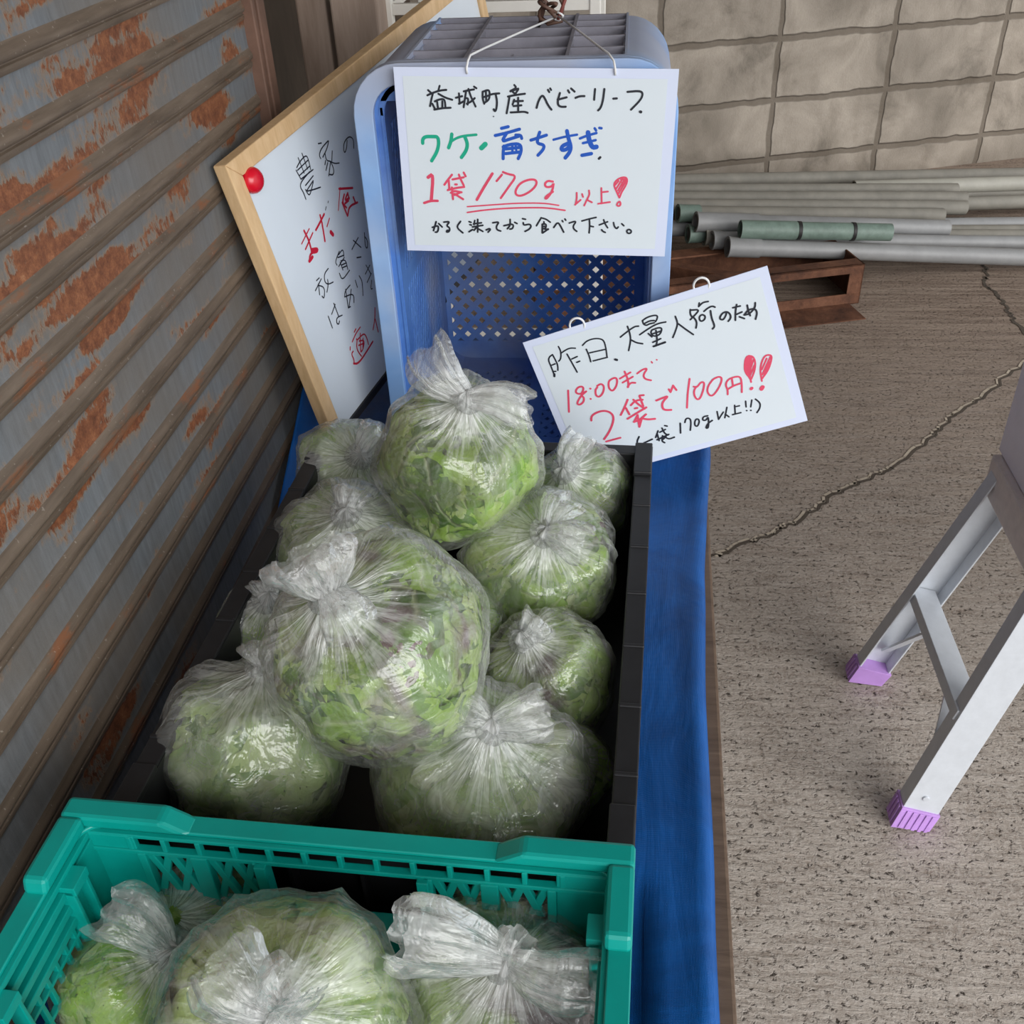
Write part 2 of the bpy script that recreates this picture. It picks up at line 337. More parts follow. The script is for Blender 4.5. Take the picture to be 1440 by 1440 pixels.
M_leaf2 = mat_leaf('red_tinged_leaf', [(0.0, srgb(110, 66, 70)), (0.12, srgb(128, 96, 96)), (0.17, srgb(84, 116, 48)), (0.26, srgb(112, 148, 60)), (0.5, srgb(156, 190, 82)), (0.8, srgb(192, 212, 128)), (1.0, srgb(210, 216, 168))], 0.95)
M_leaf3 = mat_leaf('pale_leaf', [(0.0, srgb(120, 108, 98)), (0.08, srgb(88, 120, 56)), (0.2, srgb(122, 156, 76)), (0.4, srgb(158, 190, 98)), (0.75, srgb(190, 208, 138)), (1.0, srgb(206, 214, 172))])
M_core = plain('leaf_core', srgb(74, 100, 42), 0.8, 0.3, 20)
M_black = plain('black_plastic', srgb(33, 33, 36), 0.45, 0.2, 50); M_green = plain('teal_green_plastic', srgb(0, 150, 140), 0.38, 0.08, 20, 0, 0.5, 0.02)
M_blue = mat_bluecrate(); M_ribdustshade = plain('dusty_shaded_blue_rib', srgb(136, 134, 144), 0.7, 0.22, 18); M_bluein = mat_blueinside(); M_tarp = mat_tarp()  # rib grey holds dust plus painted-in shade from neighbouring ribs
M_plank = mat_wood('bench_plank', srgb(84, 68, 56), srgb(120, 100, 84), (2, 14, 14))
M_frame = mat_wood('pale_pine', srgb(196, 160, 116), srgb(224, 192, 150), (14, 14, 2.5)); M_whiteboard = plain('whiteboard_face', srgb(214, 222, 230), 0.22, 0.02, 8, 0, 0.5, 0)
M_card = plain('laminate', srgb(216, 224, 246), 0.22, 0.01, 6, 0, 0.5, 0); M_paper = plain('paper', srgb(218, 227, 234), 0.35, 0.012, 8, 0, 0.5, 0)
INK = {'black': plain('black_ink', srgb(30, 33, 44), 0.5, 0.1), 'red': plain('red_ink', srgb(222, 74, 104), 0.5, 0.1), 'green': plain('green_ink', srgb(18, 166, 134), 0.5, 0.1), 'blue': plain('blue_ink', srgb(22, 84, 186), 0.5, 0.12)}
BOARDINK = {'black': INK['black'], 'red': plain('board_red_ink', srgb(196, 30, 56), 0.4, 0.1)}
M_string = plain('white_string', srgb(232, 232, 232), 0.6, 0.05); M_wire = plain('brown_wire', srgb(96, 70, 58), 0.6, 0.25, 80); M_redwire = plain('red_brown_wire', srgb(128, 64, 56), 0.6, 0.2, 80)
M_magnet = plain('red_magnet', srgb(206, 16, 40), 0.25, 0.04, 20, 0, 0.6, 0)
M_alu = plain('aluminium', srgb(206, 210, 216), 0.42, 0.05, 60, 0.15); M_aluside = plain('aluminium_bronze', srgb(222, 212, 208), 0.45, 0.08, 60, 0.3)
M_purple = plain('purple_rubber', srgb(186, 142, 212), 0.55, 0.08, 30); M_box = plain('grey_lilac_box', srgb(238, 231, 234), 0.7, 0.06, 12)
M_pvc = plain('grey_pvc', srgb(134, 134, 134), 0.5, 0.12, 16); M_pvcdust = plain('dusty_pvc', srgb(124, 120, 111), 0.7, 0.16, 14); M_pvcgreen = plain('green_grey_pvc', srgb(108, 126, 116), 0.55, 0.2, 40)
M_pvcpale = plain('pale_pvc', srgb(152, 149, 139), 0.6, 0.12, 10); M_rubber = plain('black_band', srgb(28, 26, 26), 0.6)
M_rust = mat_rust(); M_white = plain('white_paint', srgb(226, 222, 214), 0.45, 0.06, 12)

TABLE_Z = 0.54

MAIN_INK = {'black':[(22,[(365,1808),(398,1779)]),(22,[(353,1755),(398,1775),(486,1805),(564,1813)]),(22,[(493,1853),(478,1809)]),(22,[(415,1776),(394,1710),(377,1644)]),(22,[(476,1772),(551,1732),(624,1712)]),(22,[(432,1694),(481,1715),(533,1720),(545,1687),(546,1630)]),(23,[(404,1669),(431,1612)]),(23,[(458,1686),(463,1625)]),(22,[(515,1695),(511,1629)]),(22,[(422,1608),(511,1625),(603,1630)]),(22,[(664,1733),(734,1750)]),(22,[(701,1778),(704,1672)]),(22,[(696,1672),(749,1697)]),(22,[(753,1799),(805,1811),(866,1820)]),(22,[(779,1799),(763,1722),(746,1636)]),(22,[(767,1730),(802,1730),(791,1665)]),(22,[(806,1824),(829,1747),(861,1682),(877,1645)]),(22,[(871,1731),(835,1698),(782,1673)]),(22,[(867,1848),(892,1832)]),(22,[(959,1797),(957,1724),(973,1675)]),(22,[(959,1797),(1028,1821),(1036,1773),(1026,1716),(973,1683)]),(22,[(994,1805),(995,1700)]),(22,[(957,1740),(1031,1761)]),(22,[(1031,1765),(1079,1778),(1139,1782)]),(22,[(1100,1774),(1115,1701),(1105,1619),(1087,1594),(1075,1619)]),(22,[(1302,1868),(1327,1840),(1259,1807)]),(22,[(1259,1803),(1344,1832)]),(22,[(1344,1824),(1310,1776)]),(22,[(1284,1800),(1310,1776)]),(22,[(1232,1751),(1318,1768),(1416,1781)]),(22,[(1249,1747),(1235,1670),(1216,1579)]),(22,[(1300,1719),(1282,1670)]),(22,[(1291,1703),(1394,1708)]),(22,[(1343,1740),(1342,1597)]),(22,[(1291,1654),(1377,1663)]),(22,[(1260,1588),(1342,1593),(1411,1598),(1445,1586)]),(12,[(1069,1545),(1073,1543)]),(23,[(1542,1639),(1563,1713),(1601,1772),(1630,1740),(1664,1668),(1703,1622)]),(23,[(1663,1822),(1677,1800)]),(23,[(1687,1836),(1696,1822)]),(23,[(1792,1792),(1769,1715),(1774,1669),(1803,1651),(1856,1653)]),(23,[(1769,1724),(1864,1749)]),(23,[(1877,1819),(1892,1797)]),(23,[(1910,1838),(1948,1807)]),(23,[(1959,1744),(2002,1762),(2054,1763)]),(23,[(2165,1835),(2159,1727)]),(23,[(2264,1836),(2254,1719),(2233,1646),(2206,1619)]),(23,[(2363,1740),(2400,1743)]),(23,[(2510,1810),(2641,1822),(2675,1795),(2655,1732),(2557,1630)]),(31,[(2657,1610),(2663,1608)]),(28,[(2232,1108),(2246,1122)]),(21,[(320,290),(383,314),(395,288),(378,234),(352,233)]),(21,[(368,358),(347,295),(331,251)]),(21,[(397,336),(435,297)]),(21,[(460,355),(534,366),(484,312),(526,291),(520,246),(484,232),(490,259),(520,259)]),(21,[(656,368),(601,297),(677,232)]),(21,[(756,366),(778,358)]),(21,[(764,331),(781,327)]),(21,[(751,247),(792,274)]),(21,[(822,381),(811,332)]),(21,[(807,341),(899,356)]),(21,[(793,305),(915,327)]),(21,[(857,395),(852,245)]),(21,[(845,306),(809,266)]),(21,[(853,289),(913,255)]),(21,[(953,273),(993,292),(1005,279),(974,247)]),(21,[(1033,359),(1111,374),(1071,320),(1079,276),(1122,264)]),(21,[(1162,327),(1253,351),(1275,333),(1261,294),(1231,289)]),(21,[(1235,403),(1236,333),(1201,292)]),(21,[(1288,369),(1314,356)]),(21,[(1379,414),(1413,408)]),(21,[(1387,367),(1391,336),(1460,355),(1481,329),(1460,294),(1408,266)]),(21,[(1594,429),(1567,382),(1540,335)]),(20,[(1594,429),(1649,416),(1699,380)]),(21,[(1626,383),(1627,355)]),(21,[(1608,355),(1609,252)]),(21,[(1608,355),(1654,360),(1650,309),(1608,299)]),(21,[(1608,327),(1650,332)]),(21,[(1613,252),(1677,300)]),(21,[(1636,299),(1677,296)]),(21,[(1741,320),(1786,387),(1823,331),(1856,267)]),(20,[(1836,401),(1845,388)]),(20,[(1867,421),(1877,407)]),(20,[(1918,375),(2004,405),(1964,344),(1970,307),(2007,279)]),(20,[(2063,402),(2139,426),(2224,447)]),(20,[(2148,422),(2155,348),(2150,264)]),(20,[(2160,344),(2196,338)]),(20,[(2263,360),(2357,399)]),(20,[(2311,421),(2331,370),(2360,329)]),(20,[(2293,305),(2307,286),(2335,275)]),(20,[(2425,391),(2436,345),(2464,318),(2481,341)]),(20,[(2520,379),(2544,357)]),(20,[(2604,321),(2578,297),(2593,269),(2625,270),(2637,298),(2604,321)])],'green':[(39,[(268,1248),(271,1293),(304,1320),(382,1321),(444,1321),(451,1243),(423,1152),(358,1056)]),(39,[(601,1349),(589,1275),(558,1203)]),(28,[(597,1275),(653,1309),(731,1333),(874,1347)]),(40,[(746,1322),(774,1247),(755,1172),(698,1099)]),(55,[(927,1205),(971,1246)])],'blue':[(34,[(1155,1418),(1230,1437)]),(34,[(1084,1341),(1210,1370),(1354,1412)]),(35,[(1210,1365),(1152,1275),(1237,1303),(1340,1336)]),(34,[(1312,1349),(1368,1349),(1377,1314)]),(35,[(1180,1230),(1169,1166),(1168,1092)]),(35,[(1170,1220),(1245,1249),(1362,1259),(1375,1178),(1337,1095)]),(35,[(1198,1198),(1366,1219)]),(35,[(1197,1148),(1366,1169)]),(27,[(1273,1231),(1272,1158)]),(24,[(1310,1231),(1319,1159)]),(34,[(1479,1297),(1553,1320),(1650,1353)]),(35,[(1576,1383),(1553,1316),(1548,1262),(1627,1249),(1618,1199),(1557,1135)]),(26,[(1728,1305),(1848,1338),(1985,1362)]),(42,[(1874,1400),(1894,1312),(1924,1231),(1906,1167),(1861,1112)]),(42,[(1886,1267),(1822,1239),(1813,1193),(1869,1199),(1910,1240)]),(28,[(2018,1322),(2095,1354),(2195,1382)]),(28,[(2052,1273),(2134,1292),(2189,1307)]),(52,[(2104,1386),(2115,1314),(2155,1225),(2200,1235)]),(39,[(2046,1142),(2147,1162)]),(28,[(2175,1431),(2190,1409)]),(28,[(2225,1436),(2248,1433)])],'red':[(37,[(305,870),(369,919),(326,609)]),(29,[(243,576),(319,603),(400,604)]),(25,[(581,904),(530,844),(488,789)]),(25,[(541,838),(543,741)]),(25,[(585,851),(714,877)]),(25,[(660,906),(676,858),(710,787)]),(25,[(716,930),(736,889)]),(25,[(613,795),(631,795)]),(25,[(524,729),(617,755),(715,769)]),(25,[(574,760),(580,626)]),(25,[(559,699),(597,724),(682,707)]),(25,[(670,707),(601,675)]),(25,[(601,688),(697,628)]),(32,[(1042,924),(940,767),(856,625)]),(25,[(1150,914),(1088,841)]),(25,[(1162,944),(1222,921),(1318,905),(1220,772),(1132,649)]),(25,[(1450,866),(1353,822),(1298,737),(1309,683),(1376,678),(1485,740),(1546,814),(1534,867),(1450,866)]),(25,[(1725,847),(1665,857),(1630,815),(1654,780),(1720,793),(1737,841),(1720,733),(1649,641),(1636,671),(1727,733)]),(16,[(743,543),(1008,567),(1302,594),(1619,603),(1795,579)]),(18,[(740,475),(932,507),(1191,534),(1497,548),(1680,547),(1868,523)]),(20,[(1997,726),(1999,652),(1984,590)]),(20,[(1980,590),(2043,646)]),(20,[(2058,713),(2069,680)]),(20,[(2134,755),(2142,708),(2116,654),(2085,582)]),(20,[(2117,647),(2171,621)]),(20,[(2272,784),(2282,610)]),(20,[(2281,738),(2347,746)]),(20,[(2242,606),(2375,628)]),(20,[(2476,681),(2440,754),(2414,807),(2415,850),(2459,893),(2511,911),(2551,902),(2557,856),(2536,802),(2500,742),(2480,681)]),(20,[(2423,820),(2461,867)]),(20,[(2438,781),(2505,894)]),(20,[(2459,761),(2532,895)]),(20,[(2467,728),(2540,862)]),(20,[(2486,881),(2539,888)]),(20,[(2501,848),(2546,875)]),(20,[(2496,815),(2541,849)]),(20,[(2484,647),(2447,599),(2474,580),(2500,600),(2484,647)])]}
OFFER_INK = {'black':[(19,[(293,1875),(244,1858),(217,1816),(220,1729),(218,1608)]),(19,[(293,1875),(303,1787),(305,1717),(282,1652)]),(19,[(220,1741),(281,1747)]),(19,[(217,1656),(253,1648)]),(27,[(223,1619),(213,1588)]),(19,[(399,1954),(405,1897),(390,1834),(364,1783),(335,1767)]),(19,[(400,1860),(470,1883),(526,1890),(587,1867)]),(19,[(465,1826),(482,1701),(500,1553)]),(19,[(497,1743),(571,1754)]),(19,[(541,1681),(581,1685)]),(19,[(682,1875),(749,1915),(840,1917),(908,1894),(948,1855),(941,1757),(914,1628)]),(19,[(709,1811),(714,1725),(706,1634)]),(19,[(731,1753),(927,1736)]),(19,[(737,1636),(917,1627)]),(31,[(1000,1569),(1016,1557)]),(21,[(1150,1832),(1262,1880),(1353,1910),(1398,1899)]),(21,[(1273,1938),(1273,1844),(1255,1751),(1190,1631)]),(21,[(1260,1757),(1309,1700),(1376,1664)]),(21,[(1461,1951),(1528,1976),(1615,1974),(1649,1955),(1633,1916),(1604,1890)]),(21,[(1462,1942),(1461,1902),(1490,1876),(1530,1887),(1586,1880)]),(21,[(1478,1909),(1541,1923),(1595,1909)]),(21,[(1378,1788),(1514,1835),(1623,1859),(1718,1847)]),(21,[(1531,1797),(1509,1772),(1522,1718),(1578,1707),(1620,1726),(1656,1787),(1608,1807),(1533,1800)]),(21,[(1479,1770),(1507,1715)]),(21,[(1525,1750),(1636,1753)]),(21,[(1578,1781),(1558,1665),(1528,1592)]),(21,[(1499,1643),(1600,1659)]),(26,[(1490,1588),(1637,1597)]),(21,[(1844,1880),(1849,1786),(1800,1705),(1741,1627)]),(21,[(1853,1776),(1913,1683),(1980,1587)]),(22,[(2153,1952),(2135,1911)]),(22,[(2143,1916),(2194,1946),(2255,1937)]),(22,[(2034,1906),(2016,1857),(2027,1805)]),(22,[(2038,1897),(2131,1873),(2085,1833),(1999,1783)]),(22,[(2036,1810),(2058,1763),(2059,1714),(2033,1658)]),(22,[(2177,1833),(2235,1861),(2286,1867),(2311,1843)]),(22,[(2148,1804),(2107,1786),(2099,1741),(2117,1718),(2156,1729),(2178,1770),(2148,1804)]),(22,[(2251,1816),(2238,1717),(2249,1609),(2214,1585)]),(22,[(2422,1742),(2404,1700),(2365,1658),(2332,1669),(2330,1701),(2373,1743),(2424,1749),(2455,1706),(2452,1652),(2412,1621)]),(22,[(2503,1769),(2589,1763)]),(22,[(2555,1794),(2521,1716),(2493,1606)]),(22,[(2524,1675),(2590,1684)]),(22,[(2549,1634),(2596,1595)]),(22,[(2668,1747),(2662,1667),(2669,1609)]),(22,[(2606,1639),(2668,1689),(2742,1679),(2755,1619),(2717,1545)]),(22,[(2762,1747),(2744,1686),(2668,1633),(2613,1636)]),(23,[(945,425),(899,369),(886,296),(912,232)]),(23,[(975,316),(1093,338)]),(23,[(1199,434),(1142,350)]),(23,[(1176,387),(1170,291)]),(23,[(1214,407),(1292,425)]),(23,[(1257,458),(1267,369),(1302,336)]),(23,[(1300,482),(1327,465)]),(23,[(1148,310),(1313,343)]),(23,[(1233,347),(1201,271),(1228,240)]),(23,[(1271,324),(1226,295)]),(23,[(1260,317),(1293,273),(1368,281)]),(23,[(1495,455),(1460,316)]),(22,[(1554,448),(1582,502),(1631,486),(1627,424),(1587,317)]),(22,[(1674,424),(1658,366),(1685,341),(1725,392),(1731,437),(1703,455),(1674,424)]),(22,[(1849,454),(1790,458),(1770,409),(1813,395),(1853,445),(1836,356),(1808,277),(1777,287),(1820,345),(1886,371)]),(21,[(1974,476),(1963,361)]),(21,[(1963,361),(2045,445)]),(21,[(2104,496),(2042,359)]),(21,[(2061,408),(2094,358)]),(21,[(2201,495),(2178,377)]),(21,[(2196,473),(2254,470)]),(21,[(2144,373),(2248,370)]),(21,[(2342,510),(2328,429)]),(21,[(2417,501),(2382,412)]),(21,[(2322,377),(2324,375)]),(21,[(2371,364),(2373,362)]),(21,[(2462,501),(2504,433),(2487,362),(2435,309)])],'red':[(26,[(307,1344),(213,1051)]),(26,[(507,1260),(419,1248),(383,1295),(433,1349),(495,1346),(501,1303),(434,1231),(465,1185),(433,1123),(368,1103),(349,1139),(430,1220),(518,1262)]),(26,[(577,1283),(581,1280)]),(26,[(535,1144),(536,1141)]),(26,[(667,1271),(633,1247),(612,1171),(641,1132),(704,1165),(754,1254),(731,1308),(674,1292)]),(26,[(838,1319),(811,1270),(800,1204),(831,1158),(894,1207),(935,1287),(926,1336),(838,1319)]),(25,[(970,1299),(1120,1340)]),(25,[(985,1235),(1130,1274)]),(26,[(1055,1374),(1063,1256),(1034,1149),(1020,1154),(1077,1205),(1132,1184)]),(25,[(1193,1299),(1269,1331),(1339,1330),(1257,1260),(1258,1197),(1326,1156)]),(19,[(1405,1399),(1410,1380)]),(19,[(1472,1404),(1475,1400)]),(28,[(442,843),(462,901),(528,932),(631,936),(707,889),(732,812),(685,710),(593,599),(509,529)]),(28,[(522,486),(713,484)]),(28,[(971,986),(901,894),(822,804)]),(28,[(914,879),(928,779)]),(28,[(984,898),(1062,945),(1147,928)]),(28,[(1040,963),(1072,890),(1133,796)]),(28,[(1126,991),(1128,840)]),(28,[(1131,995),(1178,985)]),(28,[(1020,839),(1050,836)]),(28,[(887,724),(1025,769),(1159,809)]),(28,[(1024,737),(952,654)]),(28,[(1021,728),(993,566)]),(28,[(948,656),(1036,659)]),(28,[(1126,714),(1039,669)]),(28,[(1067,670),(1128,634),(1214,617)]),(28,[(993,566),(1058,673)]),(28,[(1306,864),(1399,875),(1472,882),(1363,814),(1346,726),(1381,694),(1443,678)]),(27,[(1497,966),(1506,922)]),(27,[(1560,1001),(1582,927)]),(27,[(1506,922),(1558,996)]),(24,[(1778,1027),(1704,850),(1637,645)]),(24,[(1795,907),(1831,884),(1893,940),(1936,926),(1903,839),(1835,730),(1793,711),(1769,763),(1779,847),(1825,897)]),(24,[(2026,917),(1965,862),(1930,786),(1953,713),(2001,719),(2087,799),(2150,897),(2135,945),(2059,938),(2026,917)]),(23,[(2160,671),(2177,737),(2167,805),(2206,867),(2284,884),(2371,866),(2354,743),(2330,648)]),(24,[(2262,870),(2251,772)]),(24,[(2188,744),(2263,768),(2347,772)]),(23,[(2469,748),(2473,800),(2433,898),(2449,999),(2492,1100),(2547,1102),(2581,1059),(2577,967),(2534,865),(2479,787)]),(35,[(2496,1078),(2448,883)]),(35,[(2528,1098),(2461,847)]),(29,[(2550,1080),(2467,813)]),(22,[(2566,1033),(2517,945)]),(23,[(2562,961),(2485,849)]),(40,[(2447,658),(2458,665)]),(23,[(2595,722),(2605,841),(2632,937),(2691,1033),(2739,1048),(2786,1022),(2760,947),(2699,841),(2607,755)]),(23,[(2619,805),(2765,1008)]),(23,[(2646,806),(2741,943)]),(23,[(2631,875),(2719,1002)]),(52,[(2565,618),(2584,639)])]}
BOARD_INK = {'black':[(16,[(1304,4005),(1314,3811)]),(16,[(1403,4016),(1405,3821)]),(16,[(1216,3925),(1313,3958),(1472,3969),(1483,3899),(1459,3788)]),(16,[(1186,3905),(1216,3779)]),(16,[(1211,3893),(1468,3901)]),(16,[(1216,3779),(1505,3767)]),(16,[(1215,3827),(1471,3830)]),(16,[(1426,3777),(1209,3756),(1147,3715),(1175,3632),(1174,3544)]),(16,[(1465,3706),(1258,3680)]),(16,[(1433,3659),(1252,3621)]),(16,[(1231,3640),(1256,3539),(1356,3598),(1424,3646)]),(17,[(1260,3608),(1387,3566),(1529,3529)]),(17,[(1776,3973),(1841,3953)]),(17,[(1986,3917),(1807,3903),(1714,3856),(1725,3808)]),(17,[(1997,3908),(1912,3848),(1775,3803)]),(17,[(1844,3825),(1821,3738),(1899,3694),(1967,3632),(2064,3597)]),(17,[(2003,3781),(1932,3688)]),(17,[(1807,3744),(1766,3710)]),(17,[(1834,3705),(1750,3646)]),(17,[(1895,3687),(1768,3566)]),(17,[(1904,3674),(1914,3579),(1862,3530),(1784,3576)]),(17,[(2382,3751),(2328,3684),(2254,3644),(2239,3677),(2295,3761),(2440,3780),(2513,3731),(2515,3675),(2472,3611)]),(13,[(1591,3316),(1573,3302)]),(13,[(1513,3281),(1476,3253)]),(18,[(1950,2626),(1736,2571)]),(18,[(1828,2651),(1941,2490)]),(18,[(1779,2427),(1872,2386)]),(18,[(2118,2607),(2035,2449),(2073,2398),(2132,2489),(2094,2570)]),(16,[(1130,2633),(1012,2621),(968,2529),(1020,2469),(1130,2440)]),(16,[(825,2636),(895,2634)]),(16,[(737,2546),(927,2602)]),(16,[(842,2582),(786,2459)]),(16,[(820,2576),(935,2479),(841,2366),(821,2418)]),(16,[(1040,2527),(1020,2469),(941,2406)]),(17,[(1428,2662),(1534,2678),(1550,2645),(1523,2591)]),(16,[(1466,2691),(1312,2628),(1322,2574)]),(17,[(1395,2641),(1521,2602)]),(17,[(1427,2575),(1534,2535),(1509,2409)]),(17,[(1403,2568),(1406,2457)]),(17,[(1412,2523),(1517,2495)]),(17,[(1406,2487),(1512,2457)]),(17,[(1312,2460),(1317,2352),(1537,2378)]),(16,[(1521,2572),(1347,2540)]),(16,[(799,2140),(795,1968)]),(16,[(879,2121),(1013,2182)]),(17,[(994,2209),(998,2017)]),(17,[(1073,1986),(948,2027),(909,1969),(939,1929),(977,1957)]),(17,[(1446,2211),(1297,2207),(1251,2152)]),(17,[(1325,2221),(1249,1988)]),(17,[(1258,2148),(1403,2103),(1450,2054),(1401,1979)]),(17,[(1438,2155),(1268,1987)]),(17,[(1249,1988),(1301,1977)]),(17,[(1587,2201),(1582,2101)]),(17,[(1699,2204),(1726,2121),(1691,2037),(1639,1942)]),(17,[(2007,2190),(1845,2147)]),(17,[(1924,2237),(1963,2090)]),(17,[(1978,2082),(1822,2034)]),(17,[(1935,2001),(1847,1914),(1890,1900)])],'red':[(30,[(1889,3335),(2178,3210)]),(16,[(1919,3338),(1729,3123)]),(29,[(1958,3227),(1859,3162),(1911,3070)]),(29,[(2040,3206),(1911,3155),(2036,3142)]),(29,[(1859,3162),(1876,2973)]),(29,[(1888,2976),(1979,3055),(2182,3008)]),(30,[(2128,3106),(2135,3026)]),(29,[(1911,3127),(2002,3120)]),(29,[(2035,3199),(2031,3134)]),(30,[(1335,3255),(1321,3156),(1253,2947)]),(30,[(1422,3225),(1286,3183),(1156,3148)]),(18,[(1495,3132),(1391,3073)]),(54,[(1428,2978),(1452,2932)]),(30,[(934,3255),(958,3113),(941,3011)]),(17,[(1043,3225),(804,3150)]),(21,[(1079,3151),(835,3059)]),(30,[(936,3004),(1074,2948),(1033,2914),(900,2977),(826,2905)]),(44,[(935,2977),(1034,2942)]),(44,[(826,2905),(911,2915)]),(21,[(1250,1664),(1195,1652)]),(21,[(1353,1628),(1218,1616),(1085,1570)]),(21,[(1005,1542),(983,1510)]),(21,[(1033,1455),(975,1451),(991,1345),(953,1310)]),(29,[(955,1313),(1030,1258),(1170,1251),(1512,1297)]),(21,[(1190,1549),(1189,1524),(1299,1522),(1393,1504),(1412,1423),(1399,1327)]),(21,[(1185,1518),(1115,1436),(1163,1291)]),(21,[(1308,1559),(1260,1487)]),(21,[(1230,1489),(1351,1428),(1245,1341),(1184,1346)]),(21,[(1260,1487),(1184,1346)]),(21,[(1187,1448),(1315,1399)]),(21,[(1328,1468),(1261,1365)]),(22,[(1808,1649),(1728,1526),(1606,1429)]),(22,[(1730,1516),(1703,1332)])]}

# ================================================================ SETTING
f = MB(); f.poly([(-3, -3, 0), (5, -3, 0), (5, 7, 0), (-3, 7, 0)], [(0, 1, 2, 3)])
CR = [(0.05, 1.555), (0.133, 1.611), (0.192, 1.661), (0.254, 1.704), (0.332, 1.753), (0.398, 1.812), (0.489, 1.911), (0.569, 1.974), (0.638, 2.027), (0.743, 2.156), (0.818, 2.26), (0.91, 2.352), (1.07, 2.543), (1.3, 2.8), (1.7, 3.1)]
CR2 = [(1.15, 3.24), (1.142, 3.162), (1.111, 3.077), (1.127, 3.012), (1.128, 2.944), (1.127, 2.868), (1.124, 2.726), (1.2, 2.5)]
rnd = random.Random(3)
for path, wd, lip in ((CR, 0.006, True), (CR2, 0.009, False)):
    pts = []
    for (ax, ay), (bx, by) in zip(path, path[1:]):
        for k in range(8):
            t = k / 8; pts.append((ax + (bx - ax) * t + rnd.uniform(-.007, .007), ay + (by - ay) * t + rnd.uniform(-.007, .007)))
    for mi, off, ww, hz in ((1, 0, wd, 0.0012), (2, 0.008, wd * 0.8, 0.0016)):
        if mi == 2 and not lip: continue
        for i in range(len(pts) - 1):
            a = Vector((*pts[i], hz)); b = Vector((*pts[i + 1], hz)); nrm = Vector((-(b - a).y, (b - a).x, 0)).normalized()
            w0 = ww * (0.45 + 0.6 * noise.noise(Vector((i * 0.4, mi, 0)))**2 + 0.3 * ((i % 7) / 7)); w1 = ww * (0.45 + 0.6 * noise.noise(Vector(((i + 1) * 0.4, mi, 0)))**2 + 0.3 * (((i + 1) % 7) / 7))
            f.poly([a + nrm * (off - w0), b + nrm * (off - w1), b + nrm * (off + w1), a + nrm * (off + w0)], [(0, 1, 2, 3)], mi)
tag(f.build('floor', [M_floor, M_crack, M_lip]), kind='structure')

# block wall, skewed to the bench
bw = MB(); bw.box(-2.62, 3.2, 0, 0.15, 0, 2.7)
o = bw.build('wall_back', M_block); o.location = (0.2, 3.92, 0); o.rotation_euler.z = math.radians(18); tag(o, kind='structure')
for v in o.data.vertices:  # block joints start where the photo has them
    v.co.x -= 0.364 - 0.455 * 8; v.co.z -= 0.12 - 0.215 * 5
o.location = Vector((0.2, 3.92, 0)) + Matrix.Rotation(math.radians(18), 3, 'Z') @ Vector((0.364 - 0.455 * 8, 0, 0.12 - 0.215 * 5))

# roller shutter
PITCH = 0.0515
PROF = [(0.0, 3.3), (0.045, 4.2), (0.09, 4.0), (0.13, 2.8), (0.155, 0.5), (0.175, 0.5), (0.195, 2.2), (0.27, 2.0), (0.30, 1.0), (0.33, 0.2), (0.40, 0.0), (0.82, 0.0), (0.89, 0.7), (0.95, 1.9)]
sh = MB(); rows = []; kinds = []
z = 1.1131 + PITCH * 26
while z > 0.02:
    for s_, d in PROF:
        rows.append((-0.45 + d * 0.001, z - s_ * PITCH)); kinds.append(1 if (s_ < 0.295 or s_ >= 0.89) else 0)
    z -= PITCH
ny = 46
o0 = len(sh.v)
for (x, zz) in rows:
    for j in range(ny + 1):
        y = -2.9 + 4.155 * j / ny; sh.v.append((x + 0.0009 * noise.noise(Vector((y * 3, zz * 5, 0))), y, zz + 0.0012 * noise.noise(Vector((y * 2, zz * 3, 4)))))
for i in range(len(rows) - 1):
    for j in range(ny):
        a = o0 + i * (ny + 1) + j; sh.f.append((a, a + 1, a + ny + 2, a + ny + 1)); sh.m.append(kinds[i])
tag(sh.build('wall_left', [M_slat, M_bead], autosmooth=True), kind='structure')
g = MB(); g.box(-0.475, -0.436, 1.252, 1.262, 0, 2.45); g.box(-0.475, -0.436, 1.272, 1.296, 0, 2.45); g.box(-0.49, -0.462, 1.25, 1.30, 0, 2.45)
tag(g.build('trim_1', M_rail, bevel=0.002), kind='structure')
g = MB(); g.box(-0.505, -0.478, 1.335, 1.362, 0, 2.45); tag(g.build('trim_2', M_galv, bevel=0.004), kind='structure')
g = MB(); g.box(-0.515, -0.432, 1.87, 1.96, 0, 2.6); g.box(-0.585, -0.53, 1.9, 1.94, 0, 2.6)
tag(g.build('trim_3', M_post, bevel=0.004), kind='structure')
g = MB(); g.box(-0.72, -0.66, 1.25, 3.3, 0, 2.6); g.box(-0.72, -0.5, 1.24, 1.25, 0, 2.6); tag(g.build('wall_side', M_darkwall), kind='structure')
g = MB(); g.box(-2.9, 3.2, -1.3, 5.6, 2.6, 2.66); tag(g.build('roof', M_roof), kind='structure')

# ================================================================ BENCH AND SHEET
EDGE = [(-0.15, 0.076), (0.25, 0.081), (0.40, 0.084), (0.483, 0.086), (0.587, 0.088), (0.717, 0.092), (0.944, 0.101), (1.195, 0.123), (1.60, 0.142)]
def edge_x(y):
    for (a, b), (c, d) in zip(EDGE, EDGE[1:]):
        if y <= c: return b + (d - b) * max(0, (y - a) / (c - a))
    return EDGE[-1][1]
tb = thing('bench', (-0.15, 0.7, 0), 'low weathered plank bench under the blue sheet beside the shutter', 'bench')
for k in range(4):
    x0 = -0.43 + k * 0.136; w = MB(); w.box(x0, min(x0 + 0.133, 0.13), -0.14, 1.55, 0.505, 0.532)
    if k == 3:
        for i, (x, y, zz) in enumerate(w.v):
            if x > 0.0: w.v[i] = (min(edge_x(y) + 0.010, 0.128), y, zz)
    w.build('plank', M_plank, tb, bevel=0.003)
